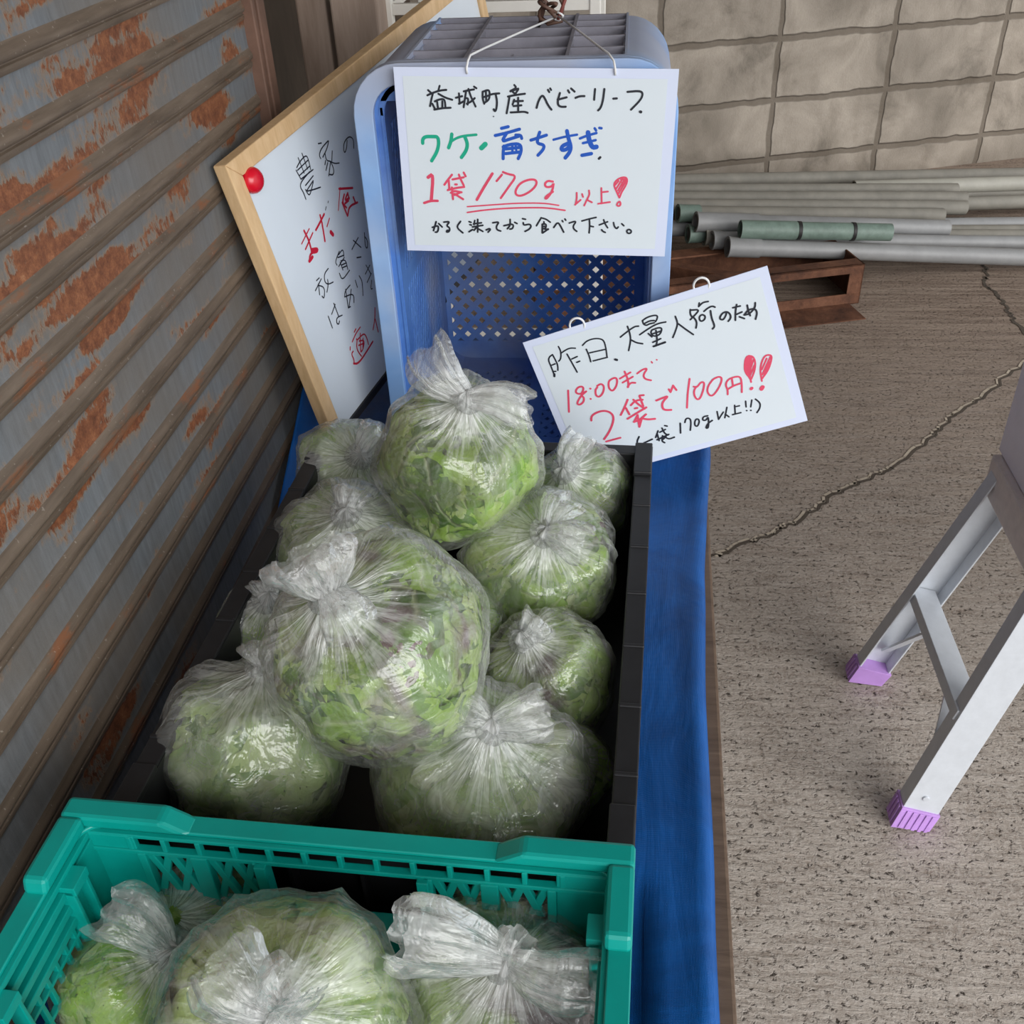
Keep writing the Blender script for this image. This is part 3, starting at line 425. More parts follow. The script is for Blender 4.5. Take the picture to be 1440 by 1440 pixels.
for x in (-0.36, 0.03):
    for y in (-0.05, 1.45):
        w = MB(); w.box(x - 0.03, x + 0.03, y - 0.03, y + 0.03, 0, 0.505); w.build('leg', M_plank, tb, bevel=0.003)
tp = MB(); P = []
ys = [-0.15 + 1.72 * i / 90 for i in range(91)]
for y in ys:
    e = edge_x(y) + 0.003 * noise.noise(Vector((y * 6, 0, 0))); row = []
    flap = 0.0
    if y > 1.0: flap = min(1.0, (y - 1.0) / 0.2)
    if y > 1.3: flap *= max(0.0, 1 - (y - 1.3) / 0.1)
    for xs in [-0.441, -0.438, -0.43, -0.415, -0.39, -0.35, -0.3, -0.24, -0.18, -0.12, -0.06, -0.02, 0.01, 0.03]:
        up = max(0, (xs + 0.40) / -0.04)
        zz = 0.5395 + 0.0016 * noise.noise(Vector((xs * 14, y * 9, 1))) + flap * min(1, up) * 0.105
        if xs > 0.0: zz += 0.0025 * noise.noise(Vector((xs * 30, y * 12, 3)))
        row.append((xs + 0.002 * flap, y, zz))
    bulge = 0.006 + 0.003 * noise.noise(Vector((y * 7, 5, 0)))
    for k, dz in ((-0.055, 0.0), (-0.035, 0.001), (-0.022, bulge * 0.5), (-0.014, bulge), (-0.008, bulge + .001), (-0.003, bulge - 0.001), (0.0, 0.0), (0.001, -0.006), (0.0, -0.014), (-0.004, -0.019)):
        row.append((e + k, y, 0.541 + dz + 0.0012 * noise.noise(Vector((k * 60, y * 22, 2)))))
    P.append(row)
tp.grid(P)
tarp = tp.build('blue_tarpaulin', M_tarp, smooth=True); so = tarp.modifiers.new('thick', 'SOLIDIFY'); so.thickness = 0.0012; so.offset = 1
tag(tarp, 'blue plastic sheet spread over the bench under the crates', 'tarpaulin')

# ================================================================ BLUE CRATE (on its end)
CX, CZ = -0.126, 0.8045
def rr(hw, hh, r, n=7):
    p = []
    for cx, cz, a0 in ((hw - r, hh - r, 0), (-hw + r, hh - r, 90), (-hw + r, -hh + r, 180), (hw - r, -hh + r, 270)):
        for k in range(n + 1):
            a = math.radians(a0 + 90 * k / n); p.append((CX + cx + r * math.cos(a), CZ + cz + r * math.sin(a)))
    return p
def ring(mb, A, B, y0, y1, mi=0):
    n = len(A); v = [(x, y, z_) for y, L in ((y0, A), (y1, A), (y1, B), (y0, B)) for x, z_ in L]; fs = []
    for j in range(4):
        for k in range(n): fs.append((j * n + k, j * n + (k + 1) % n, ((j + 1) % 4) * n + (k + 1) % n, ((j + 1) % 4) * n + k))
    mb.poly(v, fs, mi)
def lattice(mb, O, U, V, W, H, pu, pv, bar, th, skip=()):
    """crossed diagonal bars filling a W x H window"""
    O, U, V = Vector(O), Vector(U), Vector(V); N = U.cross(V); L = math.hypot(pu, pv)
    for sgn in (1, -1):
        d = (pu, sgn * pv); c0 = -H * pu / pv if sgn > 0 else 0; c1 = W if sgn > 0 else W + H * pu / pv
        k = math.ceil(c0 / pu)
        while k * pu <= c1:
            s0 = k * pu; pts = []
            # line u = s0 + t*pu, v = 0 + sgn*t*pv (+H if going down)
            for t in ((0 - s0) / pu, (W - s0) / pu, 0.0, sgn * H / pv if sgn > 0 else -H / pv):
                u = s0 + t * pu; v = sgn * t * pv
                if -1e-6 <= u <= W + 1e-6 and -1e-6 <= v <= H + 1e-6: pts.append((u, v))
            pts = sorted(set((round(a, 5), round(b, 5)) for a, b in pts))
            if len(pts) >= 2 and math.dist(pts[0], pts[-1]) > bar:
                a, b = pts[0], pts[-1]
                mb.beam(O + U * a[0] + V * a[1] + N * (0.0001 * sgn), O + U * b[0] + V * b[1] + N * (0.0001 * sgn), th if False else bar, th + 0.0002 * sgn, N)
            k += 1
bc = thing('harvest_crate', (CX, 1.30, 0.541), 'empty sun-faded blue plastic crate stood on its end behind the bags', 'crate')
w = MB(); ring(w, rr(0.180, 0.2625, 0.055), rr(0.158, 0.2405, 0.034), 1.150, 1.1605)
ring(w, rr(0.180, 0.2625, 0.055), rr(0.1765, 0.259, 0.052), 1.1605, 1.172)
w.build('rim', M_blue, bc, bevel=0.0012, autosmooth=True)
for cx0, sg in ((1, 1), (-1, -1)):      # rounded upper corner skins
    w = MB(); arc = []
    for k in range(9):
        a = math.radians(90 * k / 8); arc.append((CX + sg * (0.122 + 0.055 * math.cos(a)), CZ + 0.2045 + 0.055 * math.sin(a)))
    inn = [(x - sg * 0.004, z_ - 0.004) for x, z_ in arc]
    n = len(arc); v = [(x, y, z_) for y, L in ((1.172, arc), (1.415, arc), (1.415, inn), (1.172, inn)) for x, z_ in L]; fs = []
    for j in range(4):
        for k in range(n - 1): fs.append((j * n + k, j * n + k + 1, ((j + 1) % 4) * n + k + 1, ((j + 1) % 4) * n + k))
    w.poly(v, fs)
    w.box(CX + sg * 0.122 - 0.0015, CX + sg * 0.122 + 0.0015, 1.165, 1.43, CZ + 0.222, CZ + 0.2605)
    w.build('corner', M_blue, bc, autosmooth=True)
w = MB()
for y in (1.178, 1.226, 1.29, 1.345, 1.385, 1.425):
    w.box(CX - 0.122, CX + 0.122, y - 0.0023, y + 0.0023, CZ + 0.222, CZ + 0.2600)
    w.box(CX + 0.156, CX + 0.174, y - 0.0015, y + 0.0015, CZ - 0.22, CZ + 0.20); w.box(CX - 0.158, CX - 0.150, y - 0.0015, y + 0.0015, CZ - 0.22, CZ + 0.20)
for dx in (-0.054, 0.058):
    w.box(CX + dx - 0.002, CX + dx + 0.002, 1.165, 1.43, CZ + 0.222, CZ + 0.2610)
w.box(CX - 0.004, CX - 0.001, 1.165, 1.192, CZ + 0.236, CZ + 0.2605)
w.build('rib', M_ribdustshade, bc)
w = MB(); T = 0.003    # inner walls
w.box(CX - 0.150, CX + 0.150, 1.158, 1.165, CZ + 0.222, CZ + 0.2425); w.box(CX - 0.122, CX + 0.122, 1.158, 1.44, CZ + 0.220, CZ + 0.2235); w.box(CX - 0.150, CX - 0.1215, 1.158, 1.44, CZ + 0.2375, CZ + 0.2405); w.box(CX + 0.1215, CX + 0.150, 1.158, 1.44, CZ + 0.2375, CZ + 0.2405)             # top
for sg in (1, -1):
    x = CX + (0.1565 if sg > 0 else -0.1495)
    w.box(x - T / 2, x + T / 2, 1.158, 1.19, CZ - 0.215, CZ + 0.215); w.box(x - T / 2, x + T / 2, 1.405, 1.44, CZ - 0.215, CZ + 0.215)
    for z0, z1 in ((CZ - 0.215, CZ - 0.19), (CZ - 0.012, CZ + 0.012), (CZ + 0.19, CZ + 0.215)): w.box(x - T / 2, x + T / 2, 1.19, 1.405, z0, z1)
    for z0 in (CZ - 0.19, CZ + 0.012): lattice(w, (x, 1.19, z0), (0, 1, 0), (0, 0, 1), 0.215, 0.178, 0.0145, 0.029, 0.0075, T)
    for a, b in ((0.2405, 0.215), ): pass
    for zs in (1, -1):                                                            # inside corner fillets
        c = (CX + (0.124 if sg > 0 else -0.117), CZ + zs * 0.2065); pts = [(c[0] + sg * 0.0362 * math.cos(math.radians(t)), c[1] + zs * 0.0362 * math.sin(math.radians(t))) for t in range(0, 91, 15)]
        pts2 = [(c[0] + sg * 0.0305 * math.cos(math.radians(t)), c[1] + zs * 0.0305 * math.sin(math.radians(t))) for t in range(90, -1, -15)]
        w.prism(pts + pts2, 1, 1.158, 1.442)
ring(w, rr(0.1600, 0.2425, 0.036), [(x + (0.0085 if x < CX else 0.0), z_) for x, z_ in rr(0.1555, 0.2375, 0.0325)], 1.1592, 1.1625)
zb = CZ - 0.239
w.box(CX - 0.125, CX + 0.125, 1.158, 1.20, zb - T / 2, zb + T / 2); w.box(CX - 0.125, CX + 0.125, 1.395, 1.44, zb - T / 2, zb + T / 2)
for x0, x1 in ((CX - 0.125, CX - 0.10), (CX - 0.012, CX + 0.012), (CX + 0.10, CX + 0.125)): w.box(x0, x1, 1.20, 1.395, zb - T / 2, zb + T / 2)
for x0 in (CX - 0.10, CX + 0.012): lattice(w, (x0, 1.20, zb), (1, 0, 0), (0, 1, 0), 0.088, 0.195, 0.0185, 0.025, 0.0085, T)
w.build('side_wall', M_bluein, bc)
w = MB(); yb = 1.441   # pierced bottom of the crate, facing us
for a in ((-0.150, 0.157, 0.2085, 0.2405), (-0.150, 0.157, -0.2405, -0.2085), (-0.150, -0.141, -0.2085, 0.2085), (0.141, 0.157, -0.2085, 0.2085)):
    w.box(CX + a[0], CX + a[1], yb - T / 2, yb + T / 2, CZ + a[2], CZ + a[3])
lattice(w, (CX - 0.141, yb, CZ - 0.2085), (1, 0, 0), (0, 0, 1), 0.282, 0.417, 0.0236, 0.0236, 0.0086, T)
w.box(CX - 0.045, CX + 0.04, yb - 0.002, yb + 0.002, CZ - 0.03, CZ + 0.012)
w.build('base_grid', M_bluein, bc)

# ================================================================ WRITING
def chaikin(p, closed=False, n=2):
    for _ in range(n):
        if len(p) < 3: return p
        q = [p[0]] if not closed else []
        for a, b in zip(p, p[1:]):
            q += [(a[0] * .75 + b[0] * .25, a[1] * .75 + b[1] * .25), (a[0] * .25 + b[0] * .75, a[1] * .25 + b[1] * .75)]
        if closed: q.append(q[0])
        else: q.append(p[-1])
        p = q
    return p
def write(ink, P0, u, v, n, parent, lift, mats, wscale=1.0, gap=90):
    P0, u, v, n = Vector(P0), Vector(u), Vector(v), Vector(n)
    lines = []                                   # one part per colour and line of writing
    for colr, strokes in ink.items():
        last = None
        for st in sorted(strokes, key=lambda st: -sum(q[1] for q in st[1]) / len(st[1])):
            mv = sum(q[1] for q in st[1]) / len(st[1])
            if last is None or last - mv > gap: lines.append((colr, []))
            lines[-1][1].append(st); last = mv
    for colr, strokes in lines:
        mb = MB(); k = 0
        for wd, pts in strokes:
            closed = len(pts) > 3 and pts[0] == pts[-1]; p = chaikin([(a * 1e-4, b * 1e-4) for a, b in pts], closed); hw = wd * 0.5e-4 * wscale
            lf = lift + 0.000012 * k; k += 1
            q = [p[0]]
            for c_ in p[1:]:
                if math.dist(c_, q[-1]) > 2e-5: q.append(c_)
            if len(q) < 2: q.append((q[0][0] + 3e-4, q[0][1]))
            L_, R_, m_ = [], [], len(q)
            for i in range(m_):
                a = q[i - 1] if i else (q[-2] if closed else q[0]); b = q[i + 1] if i < m_ - 1 else (q[1] if closed else q[-1])
                d = math.hypot(b[0] - a[0], b[1] - a[1]) or 1; nx, ny_ = -(b[1] - a[1]) / d * hw, (b[0] - a[0]) / d * hw
                L_.append((q[i][0] + nx, q[i][1] + ny_)); R_.append((q[i][0] - nx, q[i][1] - ny_))
            W3 = lambda t_, e=0: P0 + u * t_[0] + v * t_[1] + n * (lf + 3e-6 * e)
            mb.poly([W3(t_, i) for i, t_ in enumerate(L_)] + [W3(t_, i) for i, t_ in enumerate(R_)], [(i, i + 1, m_ + i + 1, m_ + i) for i in range(m_ - 1)])
            if not closed:
                for e_, s_ in ((0, 1), (m_ - 1, -1)):
                    t0 = math.atan2(L_[e_][1] - q[e_][1], L_[e_][0] - q[e_][0])
                    mb.poly([W3((q[e_][0] + hw * math.cos(t0 + s_ * t_ * math.pi / 6), q[e_][1] + hw * math.sin(t0 + s_ * t_ * math.pi / 6)), e_) for t_ in range(7)], [tuple(range(7))])
        o = mb.build(colr + '_lettering', mats[colr], parent); o['label'] = colr + ' handwriting'

def card(name, label, P0, u, v, W, H, ink, loc):
    P0, u, v = Vector(P0), Vector(u), Vector(v); n = u.cross(v)
    if n.y > 0: n = -n
    t = thing(name, loc, label, 'sign'); M = Matrix((u, v, n)).transposed().to_4x4(); M.translation = P0
    b = MB(); b.box(0, W, 0, H, -0.0009, 0, M=M); b.build('laminate', M_card, t)
    b = MB(); b.poly([(0.010, 0.007, 0.0003), (W - 0.012, 0.009, 0.0003), (W - 0.011, H - 0.010, 0.0003), (0.0095, H - 0.009, 0.0003)], [(0, 1, 2, 3)], M=M); b.build('paper', M_paper, t)
    write(ink, P0, u, v, n, t, 0.0005, INK); return t
main = card('hanging_sign', 'white laminated sign hung by string over the blue crate opening', (-0.25725755, 1.135, 0.86271756), (0.99963461, 0, -0.02703042), (0.02703042, 0, 0.99963461), 0.3034, 0.2040, MAIN_INK, (-0.105, 1.135, 0.862))
offer = card('offer_sign', 'white laminated sign tilted behind the black crate, offering two bags', (-0.0512471, 1.115, 0.55069251), (0.94447952, 0, 0.32857029), (-0.32857029, 0, 0.94447952), 0.2995, 0.2140, OFFER_INK, (0.05, 1.115, 0.551))
KN = Vector((-0.088, 1.345, 1.077))
b = MB()
b.tube([(-0.172, 1.1338, 1.0585), (-0.1722, 1.1325, 1.064), (-0.1712, 1.138, 1.070), (-0.170, 1.150, 1.0735), (-0.160, 1.185, 1.0730), (-0.125, 1.27, 1.0742), KN], 0.0013, 6)
b.tube([(-0.0146, 1.1338, 1.054), (-0.0148, 1.1325, 1.060), (-0.0165, 1.138, 1.067), (-0.022, 1.150, 1.0715), (-0.032, 1.185, 1.0710), (-0.060, 1.27, 1.0735), KN], 0.0013, 6)
b.tube([KN + Vector((0.006 * math.cos(a * .7), 0.004 * math.sin(a * 1.1), 0.004 * math.sin(a * .7))) for a in range(20)], 0.0013, 6)
b.build('string', M_string, main, smooth=True)
for nm, x0, z0 in (('a', -0.055, 0.777), ('b', 0.089, 0.828)):
    b = MB(); b.tube([(x0 + 0.009 * math.cos(math.radians(t)), 1.1155 - 0.002 * math.sin(math.radians(t * 1.0)), z0 + 0.0105 * math.sin(math.radians(t)) - 0.001) for t in range(-30, 225, 15)], 0.0014, 6); b.build('string', M_string, offer, smooth=True)
# twisted wire tie on the crate rib
b = MB()
b.tube([KN + Vector((-0.012 + 0.011 * math.sin(t * .55), -0.004 + 0.009 * math.cos(t * .9), 0.006 + 0.010 * math.sin(t * .4))) for t in range(26)], 0.0022, 7)
b.tube([KN + Vector((-0.026, 0.02, -0.014)), KN + Vector((-0.020, 0.006, -0.003)), KN + Vector((-0.012, -0.004, -0.008)), KN + Vector((0.004, 0.0, -0.006)), KN + Vector((0.006, 0.004, 0.012)), KN + Vector((-0.004, 0.01, 0.03)), KN + Vector((-0.002, 0.02, 0.075))], 0.0024, 7)
b.tube([KN + Vector((-0.024, 0.01, 0.022)), KN + Vector((-0.018, 0.012, 0.008)), KN + Vector((-0.022, 0.004, -0.004)), KN + Vector((-0.014, 0.0, 0.016)), KN + Vector((-0.024, 0.006, 0.022))], 0.0026, 7)
b.tube([KN + Vector((0.0, -0.004, -0.004)), KN + Vector((0.008, 0.004, 0.016)), KN + Vector((0.018, 0.012, 0.040)), KN + Vector((0.026, 0.02, 0.08))], 0.0022, 7, 1)
tag(b.build('wire_tie', [M_wire, M_redwire], smooth=True), 'twisted brown wire tied round the top rib of the blue crate', 'wire')

# ================================================================ WHITEBOARD
BL = Vector((-0.36016795, 1.10355523, 0.5454282)); be = Vector((-0.15518234, -0.10386331, 0.98241074)); ba = Vector((0.27060974, 0.95195065, 0.1433887)); bn = Vector((0.95009937, -0.28810131, 0.1196195))
BW, BH, FR, B0 = 0.712, 0.45, 0.021, 0.066
MBD = Matrix((ba, be, bn)).transposed().to_4x4(); MBD.translation = BL
wb_ = thing('whiteboard', BL + ba * BW / 2, 'pine framed whiteboard with handwriting leaning between the shutter and blue crate', 'whiteboard')
b = MB(); b.box(FR * .6, BW - FR * .6, B0 + 0.005, BH - FR * .6, -0.010, -0.003, M=MBD); b.build('panel', M_whiteboard, wb_)
for q in ([(0, B0), (FR, B0 + FR), (FR, BH - FR), (0, BH)], [(0, BH), (FR, BH - FR), (BW - FR, BH - FR), (BW, BH)], [(BW, BH), (BW - FR, BH - FR), (BW - FR, B0 + FR), (BW, B0)]):
    b = MB(); b.prism(q, 2, -0.016, 0.002, M=MBD); b.build('frame_rail', M_frame, wb_, bevel=0.0015)
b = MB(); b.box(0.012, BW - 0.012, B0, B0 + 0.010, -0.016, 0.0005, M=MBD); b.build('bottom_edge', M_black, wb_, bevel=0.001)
write(BOARD_INK, BL, ba, be, bn, wb_, -0.0026, BOARDINK)
mg = MB(); mc = BL + ba * 0.034 + be * 0.4176; R_ = 0.0145
for r0 in [[(mc + ba * (R_ * math.sin(math.radians(a)) * math.cos(t * math.pi / 12)) + be * (R_ * math.sin(math.radians(a)) * math.sin(t * math.pi / 12)) + bn * (0.0025 + 0.0085 * math.cos(math.radians(a)))) for t in range(24)] for a in (1, 15, 30, 45, 60, 75, 88)] and [0]:
    rows_ = [[(mc + ba * (R_ * s_ * math.cos(t * math.pi / 12)) + be * (R_ * s_ * math.sin(t * math.pi / 12)) + bn * h) for t in range(24)] for s_, h in ((0.01, 0.0115), (0.3, 0.0112), (0.55, 0.0102), (0.75, 0.0085), (0.9, 0.006), (0.98, 0.0035), (1.0, 0.0), (0.98, -0.003), (0.01, -0.003))]
    mg.grid(rows_, wrap=True)
tag(mg.build('magnet', M_magnet, smooth=True), 'round glossy red magnet on the corner of the whiteboard', 'magnet')

# ================================================================ BLACK CRATE
def crate_walls(mb, L, Wd, H, th, z0):
    pass
bk = thing('black_crate', (-0.158, 0.70, 0.5415), 'black plastic crate full of bagged leaves in front of the blue crate', 'crate')
MB_ = Matrix.Translation((-0.1665, 0.6945, 0.5415)) @ Matrix.Rotation(math.radians(-2.1), 4, 'Z')
LX, LY, HB = 0.193, 0.2775, 0.160
b = MB(); b.box(-LX + 0.012, LX - 0.012, -LY + 0.012, LY - 0.012, 0.0, 0.004, M=MB_); b.build('base', M_black, bk)
for sg in (1, -1):
    b = MB(); b.box(sg * (LX - 0.016) - 0.0025, sg * (LX - 0.016) + 0.0025, -LY + 0.014, LY - 0.014, 0, HB - 0.002, M=MB_)
    for k in range(9): y = -LY + 0.03 + k * (2 * LY - 0.06) / 8; b.box(sg * (LX - 0.009) - 0.006, sg * (LX - 0.009) + 0.006, y - 0.0015, y + 0.0015, 0.004, HB - 0.004, M=MB_)
    b.build('side_wall', M_black, bk)
    b = MB(); b.box(-LX + 0.014, LX - 0.014, sg * (LY - 0.016) - 0.0025, sg * (LY - 0.016) + 0.0025, 0, HB - 0.002, M=MB_)
    for k in range(7): x = -LX + 0.03 + k * (2 * LX - 0.06) / 6; b.box(x - 0.0015, x + 0.0015, sg * (LY - 0.009) - 0.006, sg * (LY - 0.009) + 0.006, 0.004, HB - 0.004, M=MB_)
    b.build('end_wall', M_black, bk)
b = MB()
for sg in (1, -1):
    b.box(sg * (LX - 0.009) - 0.009, sg * (LX - 0.009) + 0.009, -LY, LY, HB - 0.004, HB, M=MB_); b.box(sg * LX - sg * 0.0015 - 0.0015, sg * LX - sg * 0.0015 + 0.0015, -LY, LY, HB - 0.018, HB - 0.003, M=MB_)
    b.box(-LX + 0.018, LX - 0.018, sg * (LY - 0.009) - 0.009, sg * (LY - 0.009) + 0.009, HB - 0.004, HB, M=MB_); b.box(-LX, LX, sg * LY - sg * 0.0015 - 0.0015, sg * LY - sg * 0.0015 + 0.0015, HB - 0.018, HB - 0.003, M=MB_)
    for sy in (1, -1):
        for k in range(2): pass
        b.box(sg * (LX - 0.010) - 0.0095, sg * (LX - 0.010) + 0.0095, sy * (LY - 0.03) - 0.03, sy * (LY - 0.03) + 0.03, HB - 0.003, HB + 0.004, M=MB_)
    for k in range(6): y = -LY + 0.09 + k * 0.07; b.box(sg * (LX - 0.009) - 0.0092, sg * (LX - 0.009) + 0.0092, y - 0.002, y + 0.002, HB - 0.004, HB + 0.0012, M=MB_)
b.build('rim', M_black, bk, bevel=0.0012)

# ================================================================ GREEN CRATE
gc = thing('green_crate', (-0.178, 0.155, 0.5415), 'teal green plastic mesh crate of bagged leaves nearest the camera', 'crate')
GX0, GX1, GY0, GY1, GZ0, GZ1 = -0.380, 0.009, -0.12, 0.4115, 0.5415, 0.738
class Side:
    """builds in the plane of one crate side: u along it, z up, d outwards"""
    def __init__(s, O, U, N): s.O = Vector(O); s.U = Vector(U); s.N = Vector(N); s.m = MB(); s.M = Matrix((s.U, s.N, Vector((0, 0, 1)))).transposed().to_4x4(); s.M.translation = s.O
    def box(s, u0, u1, z0, z1, d0, d1): s.m.box(u0, u1, d0, d1, z0, z1, M=s.M)
    def bar(s, u0, z0, u1, z1, w_, d0, d1):
        q = lambda u, z_: s.O + s.U * u + s.N * ((d0 + d1) / 2) + Vector((0, 0, z_))
        s.m.beam(q(u0, z0), q(u1, z1), w_, d1 - d0, s.N)
H = GZ1 - GZ0
def end_side(O, U, N, L):
    s = Side(O, U, N); hm = L / 2; hw = 0.056; t0 = H - 0.019; t1 = H - 0.074
    s.box(0.0, L, 0.0, t1 - 0.012, -0.004, -0.001); s.box(0.0, L, 0.0, 0.028, -0.005, 0.0)
    for u0, u1 in ((0.0, 0.034), (L - 0.034, L)): s.box(u0, u1, 0.02, H - 0.004, -0.0045, 0.0)
    s.box(0, L, H - 0.0065, H - 0.003, -0.004, 0.0); s.box(0, L, t0 - 0.002, t0 + 0.002, -0.006, 0.0); s.box(0, L, t1 - 0.014, t1 - 0.004, -0.005, 0.0)
    for k in range(13):
        x = 0.03 + (L - 0.06) * k / 12; s.box(x - 0.0018, x + 0.0018, t0, H - 0.005, -0.005, 0.0)
    for u0, u1 in ((0.034, hm - hw), (hm + hw, L - 0.034)):
        n = 2; st = (u1 - u0) / n
        for k in range(n + 1):
            x = u0 + st * k; s.box(max(u0, x - 0.006), min(u1, x + 0.006), t1 - 0.01, t0, -0.007, 0.0)
        s.box(u0, u1, t1 - 0.004, t1 + 0.008, -0.004, 0.0)
        for k in range(n):
            x0 = u0 + st * k + 0.006; w_ = st - 0.012; m_ = 2; sw = w_ / m_
            for j in range(m_):
                xa = x0 + sw * j
                s.bar(xa, t1 + 0.006, xa + sw, t0, 0.0055, -0.004, 0); s.bar(xa, t0, xa + sw, t1 + 0.006, 0.0055, -0.0042, 0)
    for x in (hm - hw, hm + hw): s.box(x - 0.004, x + 0.004, t1 - 0.01, t0, -0.010, 0.0)
    s.box(hm - hw, hm + hw, t1 - 0.006, t1 + 0.002, -0.014, 0.0)
    for k in range(4):
        x = 0.05 + (L - 0.1) * k / 3; s.box(x - 0.012, x + 0.012, 0.055, 0.060, -0.006, 0.0)
    s.m.build('end_panel', M_green, gc, bevel=0.0007)
def long_side(O, U, N, L):
    s = Side(O, U, N); n = 5; st = (L - 0.07) / n
    s.box(0, L, 0, 0.022, -0.004, 0); s.box(0, L, H - 0.008, H - 0.003, -0.004, 0)
    for u0, u1 in ((0.0, 0.035), (L - 0.035, L)): s.box(u0, u1, 0.02, H - 0.01, -0.0045, 0)
    for k in range(n + 1):
        x = 0.035 + st * k; s.box(x - 0.009, x - 0.006, 0.02, H - 0.01, -0.012, 0); s.box(x + 0.006, x + 0.009, 0.02, H - 0.01, -0.012, 0)
        s.box(x - 0.009, x + 0.009, H - 0.014, H - 0.006, -0.014, 0); s.box(x - 0.006, x + 0.006, 0.09, 0.1, -0.004, 0)
    for k in range(n):
        u0 = 0.035 + st * k + 0.008; u1 = 0.035 + st * (k + 1) - 0.008
        for zz in (H - 0.018, H - 0.031, H - 0.044): s.box(u0, u1, zz, zz + 0.0065, -0.006, 0)
        m = 6
        for j in range(m): x = u0 + (u1 - u0) * (j + 0.5) / m; s.bar(x, 0.022, x, H - 0.042, 0.0034, -0.004, 0)
        for zz in (0.045, 0.070, 0.095, 0.12, 0.14): s.box(u0, u1, zz, zz + 0.003, -0.0044, 0)
    s.m.build('side_panel', M_green, gc, bevel=0.0006)
end_side((GX0 + 0.016, GY1 - 0.014, GZ0), (1, 0, 0), (0, 1, 0), GX1 - GX0 - 0.032)
end_side((GX1 - 0.016, GY0 + 0.014, GZ0), (-1, 0, 0), (0, -1, 0), GX1 - GX0 - 0.032)
long_side((GX0 + 0.014, GY0 + 0.016, GZ0), (0, 1, 0), (-1, 0, 0), GY1 - GY0 - 0.032)
long_side((GX1 - 0.014, GY1 - 0.016, GZ0), (0, -1, 0), (1, 0, 0), GY1 - GY0 - 0.032)
b = MB(); b.box(GX0 + 0.015, GX1 - 0.015, GY0 + 0.015, GY1 - 0.015, GZ0, GZ0 + 0.004); b.build('base', M_green, gc)
def loop2(x0, x1, y0, y1, r, n=6):
    p = []
    for cx, cy, a0 in ((x1 - r, y1 - r, 0), (x0 + r, y1 - r, 90), (x0 + r, y0 + r, 180), (x1 - r, y0 + r, 270)):
        for k in range(n + 1): a = math.radians(a0 + 90 * k / n); p.append((cx + r * math.cos(a), cy + r * math.sin(a)))
    return p
A = loop2(GX0, GX1, GY0, GY1, 0.018); B = loop2(GX0 + 0.0145, GX1 - 0.0145, GY0 + 0.0145, GY1 - 0.0145, 0.012); C = loop2(GX0 + 0.003, GX1 - 0.003, GY0 + 0.003, GY1 - 0.003, 0.016); n = len(A)
b = MB(); v = []; lay = ((A, GZ1 - 0.022), (A, GZ1), (B, GZ1), (B, GZ1 - 0.0035), (C, GZ1 - 0.0035), (C, GZ1 - 0.022))
for L_, z_ in lay: v += [(x, y, z_) for x, y in L_]
b.poly(v, [(j * n + k, j * n + (k + 1) % n, ((j + 1) % 6) * n + (k + 1) % n, ((j + 1) % 6) * n + k) for j in range(6) for k in range(n)])
b.build('rim', M_green, gc, bevel=0.001, autosmooth=True)
for cx, sx in ((GX0, 1), (GX1, -1)):     # raised corner guards on the rim
    for cy, sy in ((GY1, -1), (GY0, 1)):
        b = MB(); px = [(cx, GZ1 - 0.001), (cx, GZ1 + 0.011), (cx + sx * 0.072, GZ1 + 0.011), (cx + sx * 0.092, GZ1 - 0.001)]
        b.prism(px, 1, min(cy, cy + sy * 0.017), max(cy, cy + sy * 0.017))
        py = [(cy + sy * 0.016, GZ1 - 0.001), (cy + sy * 0.016, GZ1 + 0.0108), (cy + sy * 0.066, GZ1 + 0.0108), (cy + sy * 0.070, GZ1 - 0.001)]
        b.prism(py, 0, min(cx, cx + sx * 0.017), max(cx, cx + sx * 0.017))
        b.build('corner_guard', M_green, gc, bevel=0.003)

gc.rotation_euler.z = math.radians(-1.7)

